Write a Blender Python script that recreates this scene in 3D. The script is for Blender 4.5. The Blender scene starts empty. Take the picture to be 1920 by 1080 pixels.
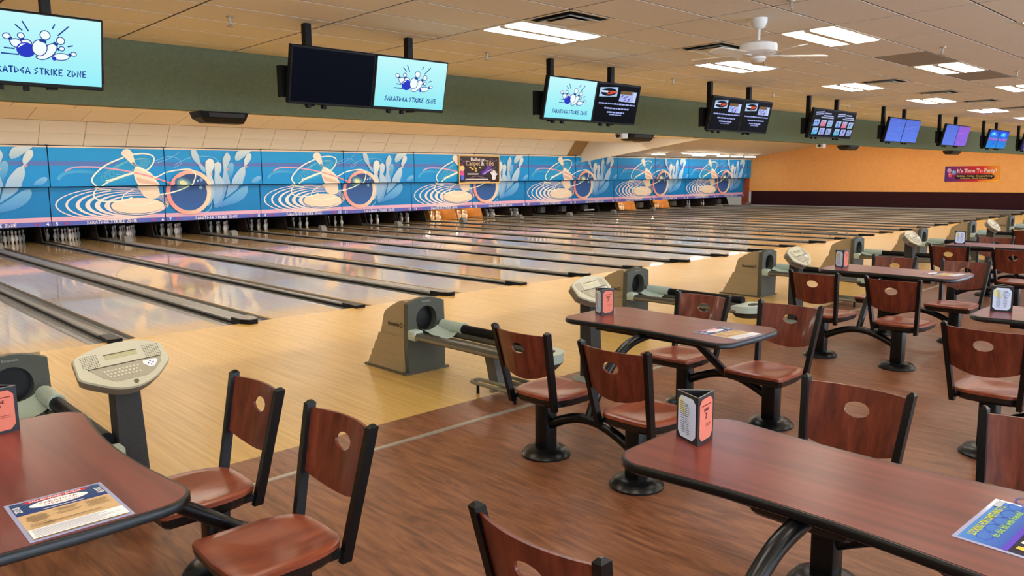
import bpy, bmesh, math, random
from mathutils import Vector, Matrix
from mathutils.geometry import tessellate_polygon
random.seed(7)
PI = math.pi
SC = bpy.context.scene
COL = SC.collection

# ------------------------------------------------------------------ camera
CAMP = Vector((-6.1441, -9.797, 1.8759)); FPX = 1452.07
YAW, PITCH, ROLL = 0.7606, -0.1409, -0.0090
_f = Vector((math.sin(YAW)*math.cos(PITCH), math.cos(YAW)*math.cos(PITCH), math.sin(PITCH)))
_r = Vector((math.cos(YAW), -math.sin(YAW), 0)); _u = _r.cross(_f)
_r2 = _r*math.cos(ROLL)+_u*math.sin(ROLL); _u2 = _u*math.cos(ROLL)-_r*math.sin(ROLL)
cam = bpy.data.objects.new('camera', bpy.data.cameras.new('camera')); COL.objects.link(cam)
cam.matrix_world = Matrix(((_r2.x, _u2.x, -_f.x, CAMP.x), (_r2.y, _u2.y, -_f.y, CAMP.y), (_r2.z, _u2.z, -_f.z, CAMP.z), (0, 0, 0, 1)))
cam.data.sensor_width = 36; cam.data.lens = FPX*36/1920; cam.data.clip_end = 200; cam.data.clip_start = .05
SC.camera = cam
# ------------------------------------------------------------------ world, exposure
w = bpy.data.worlds.new('world'); SC.world = w; w.use_nodes = True
w.node_tree.nodes['Background'].inputs[0].default_value = (1, .93, .82, 1)
w.node_tree.nodes['Background'].inputs[1].default_value = .25
SC.view_settings.view_transform = 'Standard'; SC.view_settings.look = 'None'
SC.view_settings.exposure = 0.0; SC.view_settings.gamma = 1; SC.view_settings.use_curve_mapping = False
LENS_W = 13.8      # ceiling troffer lens radiance
DAY_W = 8.0        # daylight in the added windows behind the viewer
STRIP_W = 55.0    # strip lights over the lanes, most of them added
try:
    SC.cycles.max_bounces = 8; SC.cycles.diffuse_bounces = 4; SC.cycles.glossy_bounces = 4
    SC.cycles.sample_clamp_indirect = 5; SC.cycles.sample_clamp_direct = 18; SC.cycles.use_denoising = True
    SC.cycles.caustics_reflective = False; SC.cycles.caustics_refractive = False
except Exception: pass

def seen(p, m=0.0):
    """rough test whether a world point lies in the picture (decides only what is worth building)"""
    d = Vector(p)-CAMP; z = d.dot(_f)
    if z < .1: return False
    return abs(d.dot(_r2)/z*FPX) < 960+m and abs(d.dot(_u2)/z*FPX) < 540+m
# ------------------------------------------------------------------ helpers
def lin(c): return tuple(((v/255)/12.92 if v/255 <= .04045 else ((v/255+.055)/1.055)**2.4) for v in c)
def S(r, g, b): return lin((r, g, b))+(1,)
MATS = {}
def mat(name, col=None, rough=.5, metal=0, spec=.5, coat=0, coat_r=.05, emit=None, es=1, attr=False, wood=None, speck=None, bump=0, detail=6):
    if name in MATS: return MATS[name]
    m = bpy.data.materials.new(name); m.use_nodes = True; MATS[name] = m
    nt = m.node_tree; N = nt.nodes; L = nt.links; b = N['Principled BSDF']
    def I(k, v):
        if k in b.inputs: b.inputs[k].default_value = v
    I('Roughness', rough); I('Metallic', metal); I('Specular IOR Level', spec); I('Coat Weight', coat); I('Coat Roughness', coat_r)
    if col: I('Base Color', S(*col))
    if emit:
        I('Emission Color', S(*emit)); I('Emission Strength', es)
    if attr:
        a = N.new('ShaderNodeAttribute'); a.attribute_name = 'Col'
        if attr == 'emit':
            I('Base Color', (0, 0, 0, 1)); L.new(a.outputs['Color'], b.inputs['Emission Color']); I('Emission Strength', es)
        else: L.new(a.outputs['Color'], b.inputs['Base Color'])
    if wood:   # (scale xyz, [(pos,col)...], detail, rnd)
        sc, ramp = wood[0], wood[1]
        tc = N.new('ShaderNodeTexCoord'); mp = N.new('ShaderNodeMapping'); mp.inputs['Scale'].default_value = sc
        L.new(tc.outputs['Object'], mp.inputs['Vector'])
        oi = N.new('ShaderNodeObjectInfo'); va = N.new('ShaderNodeVectorMath'); va.operation = 'ADD'
        ml = N.new('ShaderNodeMath'); ml.operation = 'MULTIPLY'; ml.inputs[1].default_value = 37.0
        L.new(oi.outputs['Random'], ml.inputs[0]); L.new(mp.outputs[0], va.inputs[0]); L.new(ml.outputs[0], va.inputs[1])
        n = N.new('ShaderNodeTexNoise'); n.inputs['Scale'].default_value = 1; n.inputs['Detail'].default_value = detail
        n.inputs['Roughness'].default_value = .62; n.inputs['Distortion'].default_value = wood[2] if len(wood) > 2 else .6
        L.new(va.outputs[0], n.inputs['Vector'])
        cr = N.new('ShaderNodeValToRGB'); L.new(n.outputs['Fac'], cr.inputs['Fac'])
        while len(cr.color_ramp.elements) < len(ramp): cr.color_ramp.elements.new(.5)
        for e, (p, c) in zip(cr.color_ramp.elements, ramp): e.position = p; e.color = S(*c)
        L.new(cr.outputs['Color'], b.inputs['Base Color'])
        if bump:
            bp = N.new('ShaderNodeBump'); bp.inputs['Strength'].default_value = bump; bp.inputs['Distance'].default_value = .003
            L.new(n.outputs['Fac'], bp.inputs['Height']); L.new(bp.outputs[0], b.inputs['Normal'])
    if speck:  # (scale, col2, threshold width)
        tc = N.new('ShaderNodeTexCoord'); n = N.new('ShaderNodeTexNoise'); n.inputs['Scale'].default_value = speck[0]; n.inputs['Detail'].default_value = 4
        L.new(tc.outputs['Object'], n.inputs['Vector'])
        cr = N.new('ShaderNodeValToRGB'); cr.color_ramp.elements[0].position = .35; cr.color_ramp.elements[1].position = .65
        cr.color_ramp.elements[0].color = S(*speck[1]); cr.color_ramp.elements[1].color = S(*col)
        L.new(n.outputs['Fac'], cr.inputs['Fac']); L.new(cr.outputs['Color'], b.inputs['Base Color'])
        if bump:
            bp = N.new('ShaderNodeBump'); bp.inputs['Strength'].default_value = bump; bp.inputs['Distance'].default_value = .004
            L.new(n.outputs['Fac'], bp.inputs['Height']); L.new(bp.outputs[0], b.inputs['Normal'])
    return m

class MB:
    """collects shapes, builds ONE mesh object"""
    def __init__(s): s.v = []; s.f = []; s.m = []
    def add(s, vs, fs, mi=0):
        o = len(s.v); s.v += [tuple(p) for p in vs]; s.f += [tuple(i+o for i in f) for f in fs]; s.m += [mi]*len(fs); return s
    def box(s, c, d, rz=0, mi=0, rx=0, ry=0):
        x, y, z = d[0]/2, d[1]/2, d[2]/2
        M = Matrix.Translation(c) @ Matrix.Rotation(rz, 4, 'Z') @ Matrix.Rotation(ry, 4, 'Y') @ Matrix.Rotation(rx, 4, 'X')
        vs = [M @ Vector(p) for p in ((-x,-y,-z),(x,-y,-z),(x,y,-z),(-x,y,-z),(-x,-y,z),(x,-y,z),(x,y,z),(-x,y,z))]
        return s.add(vs, [(0,3,2,1),(4,5,6,7),(0,1,5,4),(1,2,6,5),(2,3,7,6),(3,0,4,7)], mi)
    def bbox(s, x0, x1, y0, y1, z0, z1, mi=0): return s.box(((x0+x1)/2,(y0+y1)/2,(z0+z1)/2), (x1-x0,y1-y0,z1-z0), mi=mi)
    def rbox(s, c, d, bev=.01, M=None, mi=0, seg=1):
        bm = bmesh.new(); bmesh.ops.create_cube(bm, size=1); bmesh.ops.scale(bm, vec=d, verts=bm.verts)
        bmesh.ops.bevel(bm, geom=bm.edges[:], offset=bev, segments=seg, affect='EDGES', profile=.5)
        MM = Matrix.Translation(c) @ (M or Matrix())
        bm.verts.index_update(); s.add([MM @ v.co for v in bm.verts], [[v.index for v in f.verts] for f in bm.faces], mi); bm.free(); return s
    def prism(s, out, z0, z1, M=None, mi=0, cap=True):
        n = len(out); M = M or Matrix()
        vs = [M @ Vector((x, y, z0)) for x, y in out]+[M @ Vector((x, y, z1)) for x, y in out]
        fs = [(i, (i+1) % n, n+(i+1) % n, n+i) for i in range(n)]
        if cap: fs += [tuple(range(n))[::-1], tuple(range(n, 2*n))]
        return s.add(vs, fs, mi)
    def loft(s, rings, mi=0, cap=True, closed=True):
        n = len(rings[0]); o = []
        for r in rings: o += list(r)
        fs = []
        for k in range(len(rings)-1):
            for i in range(n if closed else n-1):
                j = (i+1) % n; fs.append((k*n+i, k*n+j, (k+1)*n+j, (k+1)*n+i))
        if cap: fs += [tuple(range(n))[::-1], tuple((len(rings)-1)*n+i for i in range(n))]
        return s.add(o, fs, mi)
    def lathe(s, prof, n=16, c=(0,0,0), mi=0, M=None):
        M = M or Matrix(); rings = []
        for r, z in prof: rings.append([M @ Vector((c[0]+r*math.cos(2*PI*i/n), c[1]+r*math.sin(2*PI*i/n), c[2]+z)) for i in range(n)])
        return s.loft(rings, mi)
    def tube(s, pts, r, n=8, mi=0):
        pts = [Vector(p) for p in pts]; rings = []; up = None
        for i, p in enumerate(pts):
            t = (pts[min(i+1, len(pts)-1)]-pts[max(i-1, 0)]).normalized()
            if up is None: up = Vector((0,0,1)) if abs(t.z) < .9 else Vector((1,0,0))
            a = t.cross(up).normalized(); b = a.cross(t).normalized(); up = b
            rr = r[i] if isinstance(r, (list, tuple)) else r
            rings.append([p+(a*math.cos(2*PI*k/n)+b*math.sin(2*PI*k/n))*rr for k in range(n)])
        return s.loft(rings, mi)
    def build(s, name, mats, parent=None, smooth=None, loc=None, kind=None):
        me = bpy.data.meshes.new(name); me.from_pydata(s.v, [], s.f); me.update()
        for m in (mats if isinstance(mats, (list, tuple)) else [mats]): me.materials.append(m)
        if any(s.m): me.polygons.foreach_set('material_index', s.m)
        if smooth:
            me.polygons.foreach_set('use_smooth', [True]*len(me.polygons)); me.set_sharp_from_angle(angle=math.radians(smooth))
        o = bpy.data.objects.new(name, me); COL.objects.link(o); o.parent = parent
        if loc: o.location = loc
        if kind: o['kind'] = kind
        return o

def tag(o, label, cat, group=None):
    o['label'] = label; o['category'] = cat
    if group: o['group'] = group
    return o
def thing(name, label, cat, loc=(0,0,0), rz=0, group=None):
    o = bpy.data.objects.new(name, None); COL.objects.link(o); o.location = loc; o.rotation_euler = (0,0,rz); o.empty_display_size = .1
    return tag(o, label, cat, group)
def copy_tree(o, parent=None):
    c = o.copy(); COL.objects.link(c); c.parent = parent
    for ch in list(o.children): copy_tree(ch, c)
    return c
def spline(pts, n=6):
    out = []
    for i in range(len(pts)-1):
        p0 = pts[max(i-1, 0)]; p1 = pts[i]; p2 = pts[i+1]; p3 = pts[min(i+2, len(pts)-1)]
        for k in range(n):
            t = k/n; out.append(tuple(.5*((2*b)+(-a+c)*t+(2*a-5*b+4*c-d)*t*t+(-a+3*b-3*c+d)*t**3) for a, b, c, d in zip(p0, p1, p2, p3)))
    out.append(tuple(pts[-1])); return out

class Flat:
    """flat coloured print: triangles in 2D with a colour per corner; each shape lies a hair above the one before"""
    def __init__(s, step=.0012): s.t = []; s.k = 0; s.step = step
    def poly(s, pts, col, col2=None, axis=1, up=True):
        if up: s.k += 1
        pts = [tuple(p) for p in pts]
        lo = min(p[axis] for p in pts); hi = max(p[axis] for p in pts)
        def cc(p):
            a = lin(col)
            if not col2: return a
            b = lin(col2); t = (p[axis]-lo)/max(hi-lo, 1e-6); return tuple(x+(y-x)*t for x, y in zip(a, b))
        for tri in tessellate_polygon([[Vector((p[0], p[1], 0)) for p in pts]]):
            q = [pts[i] for i in tri]
            if (q[1][0]-q[0][0])*(q[2][1]-q[0][1])-(q[1][1]-q[0][1])*(q[2][0]-q[0][0]) < 0: q = q[::-1]
            s.t.append(([(p, cc(p)) for p in q], s.k))
        return s
    def rect(s, x0, y0, x1, y1, col, col2=None, axis=1): return s.poly([(x0,y0),(x1,y0),(x1,y1),(x0,y1)], col, col2, axis)
    def ell(s, c, rx, ry, col, rot=0, col2=None, axis=1, n=28):
        ca, sa = math.cos(rot), math.sin(rot)
        return s.poly([(c[0]+rx*math.cos(2*PI*i/n)*ca-ry*math.sin(2*PI*i/n)*sa, c[1]+rx*math.cos(2*PI*i/n)*sa+ry*math.sin(2*PI*i/n)*ca) for i in range(n)], col, col2, axis)
    def line(s, pts, wd, col, col2=None, smooth=False, taper=False, axis=0, closed=False, up=True):
        if smooth: pts = spline(pts)
        if closed: pts = list(pts)+[pts[0], pts[1]]
        pts = [Vector((p[0], p[1])) for p in pts]
        if up: s.k += 1
        n = len(pts); L = []; R = []
        for i, p in enumerate(pts):
            a = pts[max(i-1, 0)]; b = pts[min(i+1, n-1)]
            if closed and i == 0: a = pts[n-3]
            if closed and i == n-1: b = pts[2]
            t = (b-a); t = t/(t.length or 1); nn = Vector((-t.y, t.x))
            h = wd/2*(min(1, .3+1.4*i/(n-1)) if taper else 1)
            L.append(p+nn*h); R.append(p-nn*h)
        lo = min(p[axis] for p in pts); hi = max(p[axis] for p in pts)
        def cc(p):
            a = lin(col)
            if not col2: return a
            b = lin(col2); t = min(1, max(0, (p[axis]-lo)/max(hi-lo, 1e-6))); return tuple(x+(y-x)*t for x, y in zip(a, b))
        for i in range(n-1):
            for q in ((R[i], R[i+1], L[i+1]), (R[i], L[i+1], L[i])): s.t.append(([((p.x, p.y), cc(p)) for p in q], s.k))
        return s
    def ring(s, c, rx, ry, wd, col, rot=0, n=32, col2=None):
        ca, sa = math.cos(rot), math.sin(rot)
        return s.line([(c[0]+rx*math.cos(2*PI*i/n)*ca-ry*math.sin(2*PI*i/n)*sa, c[1]+rx*math.cos(2*PI*i/n)*sa+ry*math.sin(2*PI*i/n)*ca) for i in range(n)], wd, col, col2, closed=True)
    def crescent(s, c1, r1, c2, r2, col, col2=None, n=40):
        s.k += 1
        for i in range(n):
            a, b = 2*PI*i/n, 2*PI*(i+1)/n
            q = [(c1[0]+r1[0]*math.cos(a), c1[1]+r1[1]*math.sin(a)), (c1[0]+r1[0]*math.cos(b), c1[1]+r1[1]*math.sin(b)),
                 (c2[0]+r2[0]*math.cos(b), c2[1]+r2[1]*math.sin(b)), (c2[0]+r2[0]*math.cos(a), c2[1]+r2[1]*math.sin(a))]
            lo, hi = c1[0]-r1[0], c1[0]+r1[0]
            def cc(p):
                A = lin(col)
                if not col2: return A
                B = lin(col2); t = min(1, max(0, (p[0]-lo)/(hi-lo))); return tuple(x+(y-x)*t for x, y in zip(A, B))
            for tri in ((q[0], q[1], q[2]), (q[0], q[2], q[3])): s.t.append(([(p, cc(p)) for p in tri], s.k))
        return s
    def text(s, txt, x, y, h, col, align='LEFT', rot=0, wmax=None, bold=0):
        for tri in text_tris(txt, bold):
            pass
        T = text_tris(txt, bold)
        if not T: return s
        xs = [p[0] for t in T for p in t]; x0, x1 = min(xs), max(xs); sx = h
        if wmax: sx = wmax/(x1-x0)
        off = {'LEFT': -x0, 'CENTER': -(x0+x1)/2, 'RIGHT': -x1}[align]
        ca, sa = math.cos(rot), math.sin(rot); s.k += 1; c = lin(col)
        for t in T:
            q = []
            for p in t:
                a, b = (p[0]+off)*sx, p[1]*h; q.append(((x+a*ca-b*sa, y+a*sa+b*ca), c))
            s.t.append((q, s.k))
        return s
    def strokes(s, txt, x, y, h, wtot, col, wd=None):
        """angular hand-cut capitals, letters as wide strokes"""
        G = {'S': [[(.85,1),(.1,.72),(.75,.4),(.05,.0)]], 'A': [[(0,0),(.5,1),(1,0)],[(.2,.32),(.85,.32)]], 'R': [[(.1,0),(.1,1),(.85,.75),(.1,.5)],[(.3,.48),(.95,0)]],
             'T': [[(0,.93),(1,.93)],[(.5,.95),(.5,0)]], 'O': [[(.1,.02),(.1,.98),(.9,.45),(.1,.02)]], 'G': [[(.9,.95),(.1,.5),(.75,.03),(.8,.42),(.45,.42)]],
             'I': [[(.5,0),(.5,1)]], 'K': [[(.15,0),(.15,1)],[(.9,1),(.2,.5),(.9,0)]], 'E': [[(.9,.95),(.15,.95),(.15,.05),(.9,.05)],[(.15,.5),(.75,.5)]],
             'Z': [[(.05,.95),(.9,.95),(.1,.05),(.95,.05)]], 'N': [[(.1,0),(.1,1),(.85,0),(.85,1)]], ' ': []}
        ad = {'I': .5, ' ': .55}; tot = sum(ad.get(c, 1)*1.22 for c in txt); u = wtot/tot; wd = wd or u*.22
        s.k += 1; cx = x
        for c in txt:
            wch = ad.get(c, 1)
            for st in G[c]: s.line([(cx+(px if c != 'I' else px*.5)*u, y+py*h) for px, py in st], wd, col, up=False)
            cx += wch*1.22*u
        return s
    def clip(s, x0, y0, x1, y1):
        r = Flat(s.step); r.k = s.k
        for tri, k in s.t:
            P_ = tri
            for ax, lim, sg in ((0, x0, 1), (0, x1, -1), (1, y0, 1), (1, y1, -1)):
                out = []
                for i in range(len(P_)):
                    a, b = P_[i], P_[(i+1) % len(P_)]; da = (a[0][ax]-lim)*sg; db = (b[0][ax]-lim)*sg
                    if da >= 0: out.append(a)
                    if (da >= 0) != (db >= 0):
                        t = da/(da-db); out.append((tuple(p+(q-p)*t for p, q in zip(a[0], b[0])), tuple(p+(q-p)*t for p, q in zip(a[1], b[1]))))
                P_ = out
                if not P_: break
            for i in range(1, len(P_)-1): r.t.append(([P_[0], P_[i], P_[i+1]], k))
        return r
    def build(s, name, m, parent, M, base=0.0):
        """M maps (x right, y up, z out of the surface) to the parent's space"""
        vs = []; fs = []; cs = []
        for tri, k in s.t:
            fs.append((len(vs), len(vs)+1, len(vs)+2))
            for p, c in tri: vs.append(M @ Vector((p[0], p[1], base+k*s.step))); cs += [c[0], c[1], c[2], 1]
        me = bpy.data.meshes.new(name); me.from_pydata(vs, [], fs); me.update(); me.materials.append(m)
        a = me.color_attributes.new('Col', 'FLOAT_COLOR', 'POINT'); a.data.foreach_set('color', cs)
        o = bpy.data.objects.new(name, me); COL.objects.link(o); o.parent = parent; return o
_TT = {}
def text_tris(txt, bold=0):
    k = (txt, bold)
    if k in _TT: return _TT[k]
    cu = bpy.data.curves.new('t', 'FONT'); cu.body = txt; cu.size = 1.38; cu.resolution_u = 2; cu.offset = bold
    ob = bpy.data.objects.new('t', cu); COL.objects.link(ob); dg = bpy.context.evaluated_depsgraph_get()
    me = bpy.data.meshes.new_from_object(ob.evaluated_get(dg)); me.calc_loop_triangles()
    T = []
    for t in me.loop_triangles:
        q = [tuple(me.vertices[i].co[:2]) for i in t.vertices]
        if (q[1][0]-q[0][0])*(q[2][1]-q[0][1])-(q[1][1]-q[0][1])*(q[2][0]-q[0][0]) < 0: q = q[::-1]
        T.append(q)
    bpy.data.objects.remove(ob); bpy.data.curves.remove(cu); bpy.data.meshes.remove(me); _TT[k] = T; return T
PRINT = mat('printed_sheet', rough=.5, attr=True, spec=.15)
MASKPRINT = mat('masking_print', rough=.45, attr=True, spec=.3)
SCREEN = mat('lit_screen', rough=.3, attr='emit', es=1.0, spec=.02)
FRONT = Matrix(((1,0,0,0),(0,0,-1,0),(0,1,0,0),(0,0,0,1)))     # x right, y up, facing -Y
LEFTF = Matrix(((0,0,-1,0),(-1,0,0,0),(0,1,0,0),(0,0,0,1)))    # on a wall facing -X: right is -Y
UPF = Matrix()                                                  # lying flat, facing up

# ------------------------------------------------------------------ layout of the house (metres)
LW = 1.0541; SB = .7122; TB = .5466; PR = 2*LW+SB+TB; GW = .235
def lane_left(n):
    b = ((n-5)//2)*PR+TB/2
    return b if n % 2 else b+LW+SB
def div_x(n):      # centre of the divider between lanes n and n+1
    return lane_left(n)+LW+(SB if n % 2 else TB)/2
XW = 40.9; ZC = 3.31; YB = -1.15; YM = 16.92; YMU = 16.68

# ------------------------------------------------------------------ materials
M_floor = mat('dark_wood_floor', rough=.38, spec=.32, wood=((15, 2.0, 15), [(.26,(70,43,28)),(.42,(108,66,42)),(.55,(126,80,52)),(.74,(150,100,68))], 1.5), bump=.15)
M_maple = mat('maple_approach', rough=.32, spec=.45, wood=((34, .9, 20), [(.3,(176,139,71)),(.5,(194,157,85)),(.7,(208,174,103))], .15))
M_lane = mat('oiled_lane', rough=.3, spec=.5, coat=1, coat_r=.055, wood=((36, .7, 20), [(.3,(186,142,78)),(.5,(206,165,98)),(.7,(220,184,120))], .15))
M_lane.node_tree.nodes['Principled BSDF'].inputs['Coat IOR'].default_value = 1.75
M_gutter = mat('grey_gutter', (98, 97, 95), rough=.3, spec=.5)
M_cap = mat('divider_cap', (106, 104, 100), rough=.35, spec=.5)
M_dark = mat('black_plastic', (8, 8, 9), rough=.5, spec=.2)
M_black = mat('black_steel', (8, 8, 9), rough=.3, spec=.35)
M_tile = mat('ceiling_tile', (236, 228, 212), rough=.9, spec=.1, speck=(55, (227, 218, 201)), bump=.25)
M_tileback = mat('ceiling_grid', (74, 55, 36), rough=.7, spec=.2)
M_tiledark = mat('grey_ceiling_tile', (168, 158, 144), rough=.9, spec=.1, speck=(80, (150, 140, 128)), bump=.2)
M_green = mat('green_bulkhead_paint', (110, 121, 94), rough=.8, spec=.2, speck=(30, (102, 113, 87)))
M_orange = mat('orange_wall_paint', (240, 176, 104), rough=.75, spec=.2, speck=(6, (236, 168, 96)))
M_maroon = mat('maroon_wall_carpet', (58, 30, 34), rough=.95, spec=.1, speck=(60, (40, 20, 26)))
M_cream = mat('lane_ceiling_tile', (240, 230, 210), rough=.85, spec=.1, speck=(40, (234, 222, 200)))
M_seam = mat('ceiling_seam', (160, 128, 84), rough=.8)
M_table = mat('mahogany_laminate', rough=.285, spec=.3, detail=4, wood=((12, .8, .5), [(.0,(58,24,22)),(.4,(98,42,35)),(.6,(118,54,44)),(1.0,(142,76,61))], .05))
M_seat = mat('varnished_seat_wood', rough=.29, spec=.5, coat=0, wood=((1.6, 13, 13), [(.3,(98,43,25)),(.5,(128,60,36)),(.72,(150,78,49))], .5))
M_back = mat('varnished_back_wood', rough=.3, spec=.4, coat=.1, wood=((22, 22, 1.6), [(.3,(66,26,17)),(.5,(96,41,26)),(.72,(120,57,37))], .5))
M_edge = mat('seat_edge', (22, 17, 15), rough=.35)
M_hood = mat('taupe_plastic', (158, 140, 106), rough=.5, speck=(120, (148, 130, 98)))
M_hoodf = mat('olive_grey_plastic', (74, 78, 68), rough=.45, speck=(150, (66, 70, 60)))
M_hole = mat('ball_chute_inside', (12, 12, 13), rough=.3)
M_rack = mat('rack_rail', (66, 64, 54), rough=.42)
M_pale = mat('pale_grey_green', (172, 186, 172), rough=.35)
M_tubes = mat('beige_tube', (128, 120, 98), rough=.4)
M_cons = mat('console_beige', (188, 181, 154), rough=.45)
M_conss = mat('console_side', (128, 114, 94), rough=.55)
M_consk = mat('console_keypad', (158, 148, 124), rough=.5)
M_col = mat('console_column', (50, 48, 44), rough=.7, speck=(160, (34, 33, 31)))
M_white = mat('white_enamel', (226, 224, 218), rough=.4)
M_pin = mat('pin_white', (236, 232, 222), rough=.25, spec=.6)
M_red = mat('pin_red', (196, 40, 44), rough=.3)
M_metal = mat('brushed_metal', (176, 170, 154), rough=.35, metal=.6)
M_mblue = mat('masking_back', (20, 60, 110), rough=.5)
M_pit = mat('pit_dark', (28, 22, 20), rough=.8)
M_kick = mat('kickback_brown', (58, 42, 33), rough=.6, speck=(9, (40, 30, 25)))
M_kick_lit = mat('kickback_lit_tan', (196, 134, 66), rough=.55, speck=(9, (176, 116, 54)))  # same kickback lightened to tan: lamp glow of the lit pits in colour
M_grey = mat('grey_block', (104, 103, 100), rough=.45)
M_lens = mat('troffer_lens', (240, 240, 240), rough=.6, emit=(255, 245, 226), es=LENS_W)
M_lens2 = mat('troffer_lens_cool', (240, 240, 240), rough=.6, emit=(226, 240, 255), es=LENS_W)
M_strip = mat('added_tube', (240, 240, 240), rough=.5, emit=(255, 250, 240), es=STRIP_W)  # this tube and the next two belong to the added strips
M_strip3 = mat('added_tube_low', (240, 240, 240), rough=.5, emit=(255, 246, 230), es=STRIP_W*1.15)
M_strip2 = mat('added_tube_bright', (240, 240, 240), rough=.5, emit=(255, 246, 230), es=STRIP_W*1.6)

# ------------------------------------------------------------------ floors and walls
def struct(o, label=None):
    o['kind'] = 'structure'
    if label: o['label'] = label
    return o
X0, X1 = -16.0, XW
struct(MB().bbox(X0, X1, -16, -11.2, -.06, 0).build('floor_bounce', mat('pale_bounce_floor', (214, 202, 178), rough=.4)), 'unseen pale floor behind the viewer, added to bounce light')  # pale surface out of view, added to reflect light onto the ceiling
struct(MB().bbox(X0, X1, -11.2, -4.9, -.06, 0).build('floor', M_floor), 'dark reddish wood plank floor of the seating area')
struct(MB().bbox(X0, X1, -4.9, 0, -.06, 0).build('floor_approach', M_maple), 'pale maple approach in front of the lanes')
struct(MB().bbox(X0, X1, 0, 21, -.2, -.14).build('floor_under_lanes', M_pit), 'dark subfloor under the lanes')
o = MB().bbox(X0, X1, -5.375, -5.335, 0, .008).build('trim_1', M_metal); struct(o, 'thin metal strip across the dark wood floor')
struct(MB().bbox(XW, XW+.15, -16, 21, .87, 4.6).build('wall_right', M_orange), 'orange painted end wall')
o = MB().bbox(XW-.03, XW, -16, 16.6, 0, .9).build('wall_right_carpet', M_maroon); struct(o, 'dark maroon lower band of the end wall')
struct(MB().bbox(X0-.15, X0, -16, 21, 0, 4.6).build('wall_left', mat('tan_paint', (206, 180, 140), rough=.8)))
wb = MB().bbox(X0, X1, -16.15, -16, 0, .7).bbox(X0, X1, -16.15, -16, 3.15, 4.6)
struct(wb.build('wall_back', mat('pale_paint', (226, 214, 190), rough=.8)), 'pale wall with added windows behind the viewer')
M_day = mat('added_daylit_pane', (220, 230, 240), rough=.3, emit=(206, 226, 255), es=DAY_W)
for k in range(14):      # unseen daylight windows added behind the viewer to brighten the room
    xa = X0+k*4.06; wn = struct(MB().bbox(xa, xa+.14, -16.12, -15.98, .7, 3.15).bbox(xa+3.92, xa+4.06, -16.12, -15.98, .7, 3.15).bbox(xa+1.98, xa+2.06, -16.1, -16.0, .7, 3.15).build('added_window_%d' % (k+1), M_white))
    for a, b in ((.14, 1.98), (2.06, 3.92)): MB().bbox(xa+a, xa+b, -16.08, -16.06, .7, 3.15).build('pane', M_day, wn)
struct(MB().bbox(X0, X1, 21, 21.15, -.2, 4.6).build('wall_front', M_pit))
struct(MB().bbox(X0, X1, YB, YB+.16, 2.64, 4.6).build('wall_overhang', M_green), 'dark green bulkhead hanging over the approach')
# brownish post beside the masking end
tag(MB().bbox(40.36, 40.80, 16.72, 17.0, 0, 1.72).build('end_post', mat('red_brown_paint', (140, 66, 42), rough=.6)), 'red-brown post between the masking end and the orange wall', 'post')

# ------------------------------------------------------------------ seating-side ceiling: tiles as pieces
ceil = struct(MB().bbox(X0, X1, -16, YB, ZC+.005, ZC+.05).build('ceiling', M_tileback), 'cream suspended tile ceiling')
TX, TY = 1.2192, .6096; CX0, CY0 = -.98, -4.525
LIGHTS = [(0, 0, 1), (3, 0, 1), (6, 0, 0), (9, 0, 0), (12, 0, 1), (15, 0, 1), (18, 0, 0), (21, 0, 1), (24, 0, 0), (27, 0, 1), (-3, 0, 0), (-6, 0, 0), (-9, 0, 0),
          (2, -3, 0), (5, -3, 0), (8, -3, 0), (11, -3, 0), (14, -3, 0), (17, -3, 0), (20, -3, 0), (23, -3, 0), (26, -3, 0), (-1, -3, 0), (-4, -3, 0), (-7, -3, 0),
          (3, -6, 0), (6, -6, 0), (9, -6, 1), (12, -6, 0), (15, -6, 0), (18, -6, 0), (22, -6, 0), (0, -6, 0), (-3, -6, 0), (-6, -6, 0),
          (-1, -9, 0), (2, -9, 0), (5, -9, 0), (8, -9, 0), (11, -9, 0), (14, -9, 0), (-4, -9, 0), (-7, -9, 0),
          (0, -12, 0), (3, -12, 0), (6, -12, 0), (-3, -12, 0), (-6, -12, 0), (10, -12, 0), (14, -12, 0)]
lit = {(a, b) for a, b, c in LIGHTS}
VENTS = [(0, -1), (2, -1), (6, -1), (8, -1), (10, -1), (12, -1)]
DARKT = {(4, -3), (6, -3)}
tile_me = MB().bbox(.012, TX-.012, .011, TY-.011, 0, .004).build('tmp', M_tile); tm = tile_me.data
tdark = MB().bbox(.012, TX-.012, .011, TY-.011, 0, .004).build('tmp2', M_tiledark).data
for n_ in ('tmp', 'tmp2'): bpy.data.objects.remove(bpy.data.objects[n_])
cells = []
for i in range(-12, 35):
    for j in range(-18, 6):
        x, y = CX0+i*TX, CY0+j*TY
        if (i, j) in lit or x+TX > XW: continue
        cells.append((i, j, x, y))
def depth(c): return (Vector((c[2]+.6, c[3]+.3, ZC))-CAMP).dot(_f)
vis = sorted([c for c in cells if seen((c[2]+.6, c[3]+.3, ZC), 60)], key=depth)
near = vis[:290]; nearset = {(c[0], c[1]) for c in near}
far = MB()
vset = set(VENTS)
for i, j, x, y in cells:
    y1 = min(y+TY, YB)
    if (i, j) in vset:      # half tile next to the square air diffuser
        far.bbox(x+TX/2+.006, x+TX-.006, y+.006, y1-.006, ZC, ZC+.004); continue
    if (i, j) in nearset and y1 == y+TY:
        t = bpy.data.objects.new('ceiling_tile', tdark if (i, j) in DARKT else tm); COL.objects.link(t); t.location = (x, y, ZC); t.parent = ceil
    else: far.bbox(x+.012, x+TX-.012, y+.011, y1-.011, ZC, ZC+.004)
far.build('far_ceiling_tiles', M_tile, ceil, kind='stuff')

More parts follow.
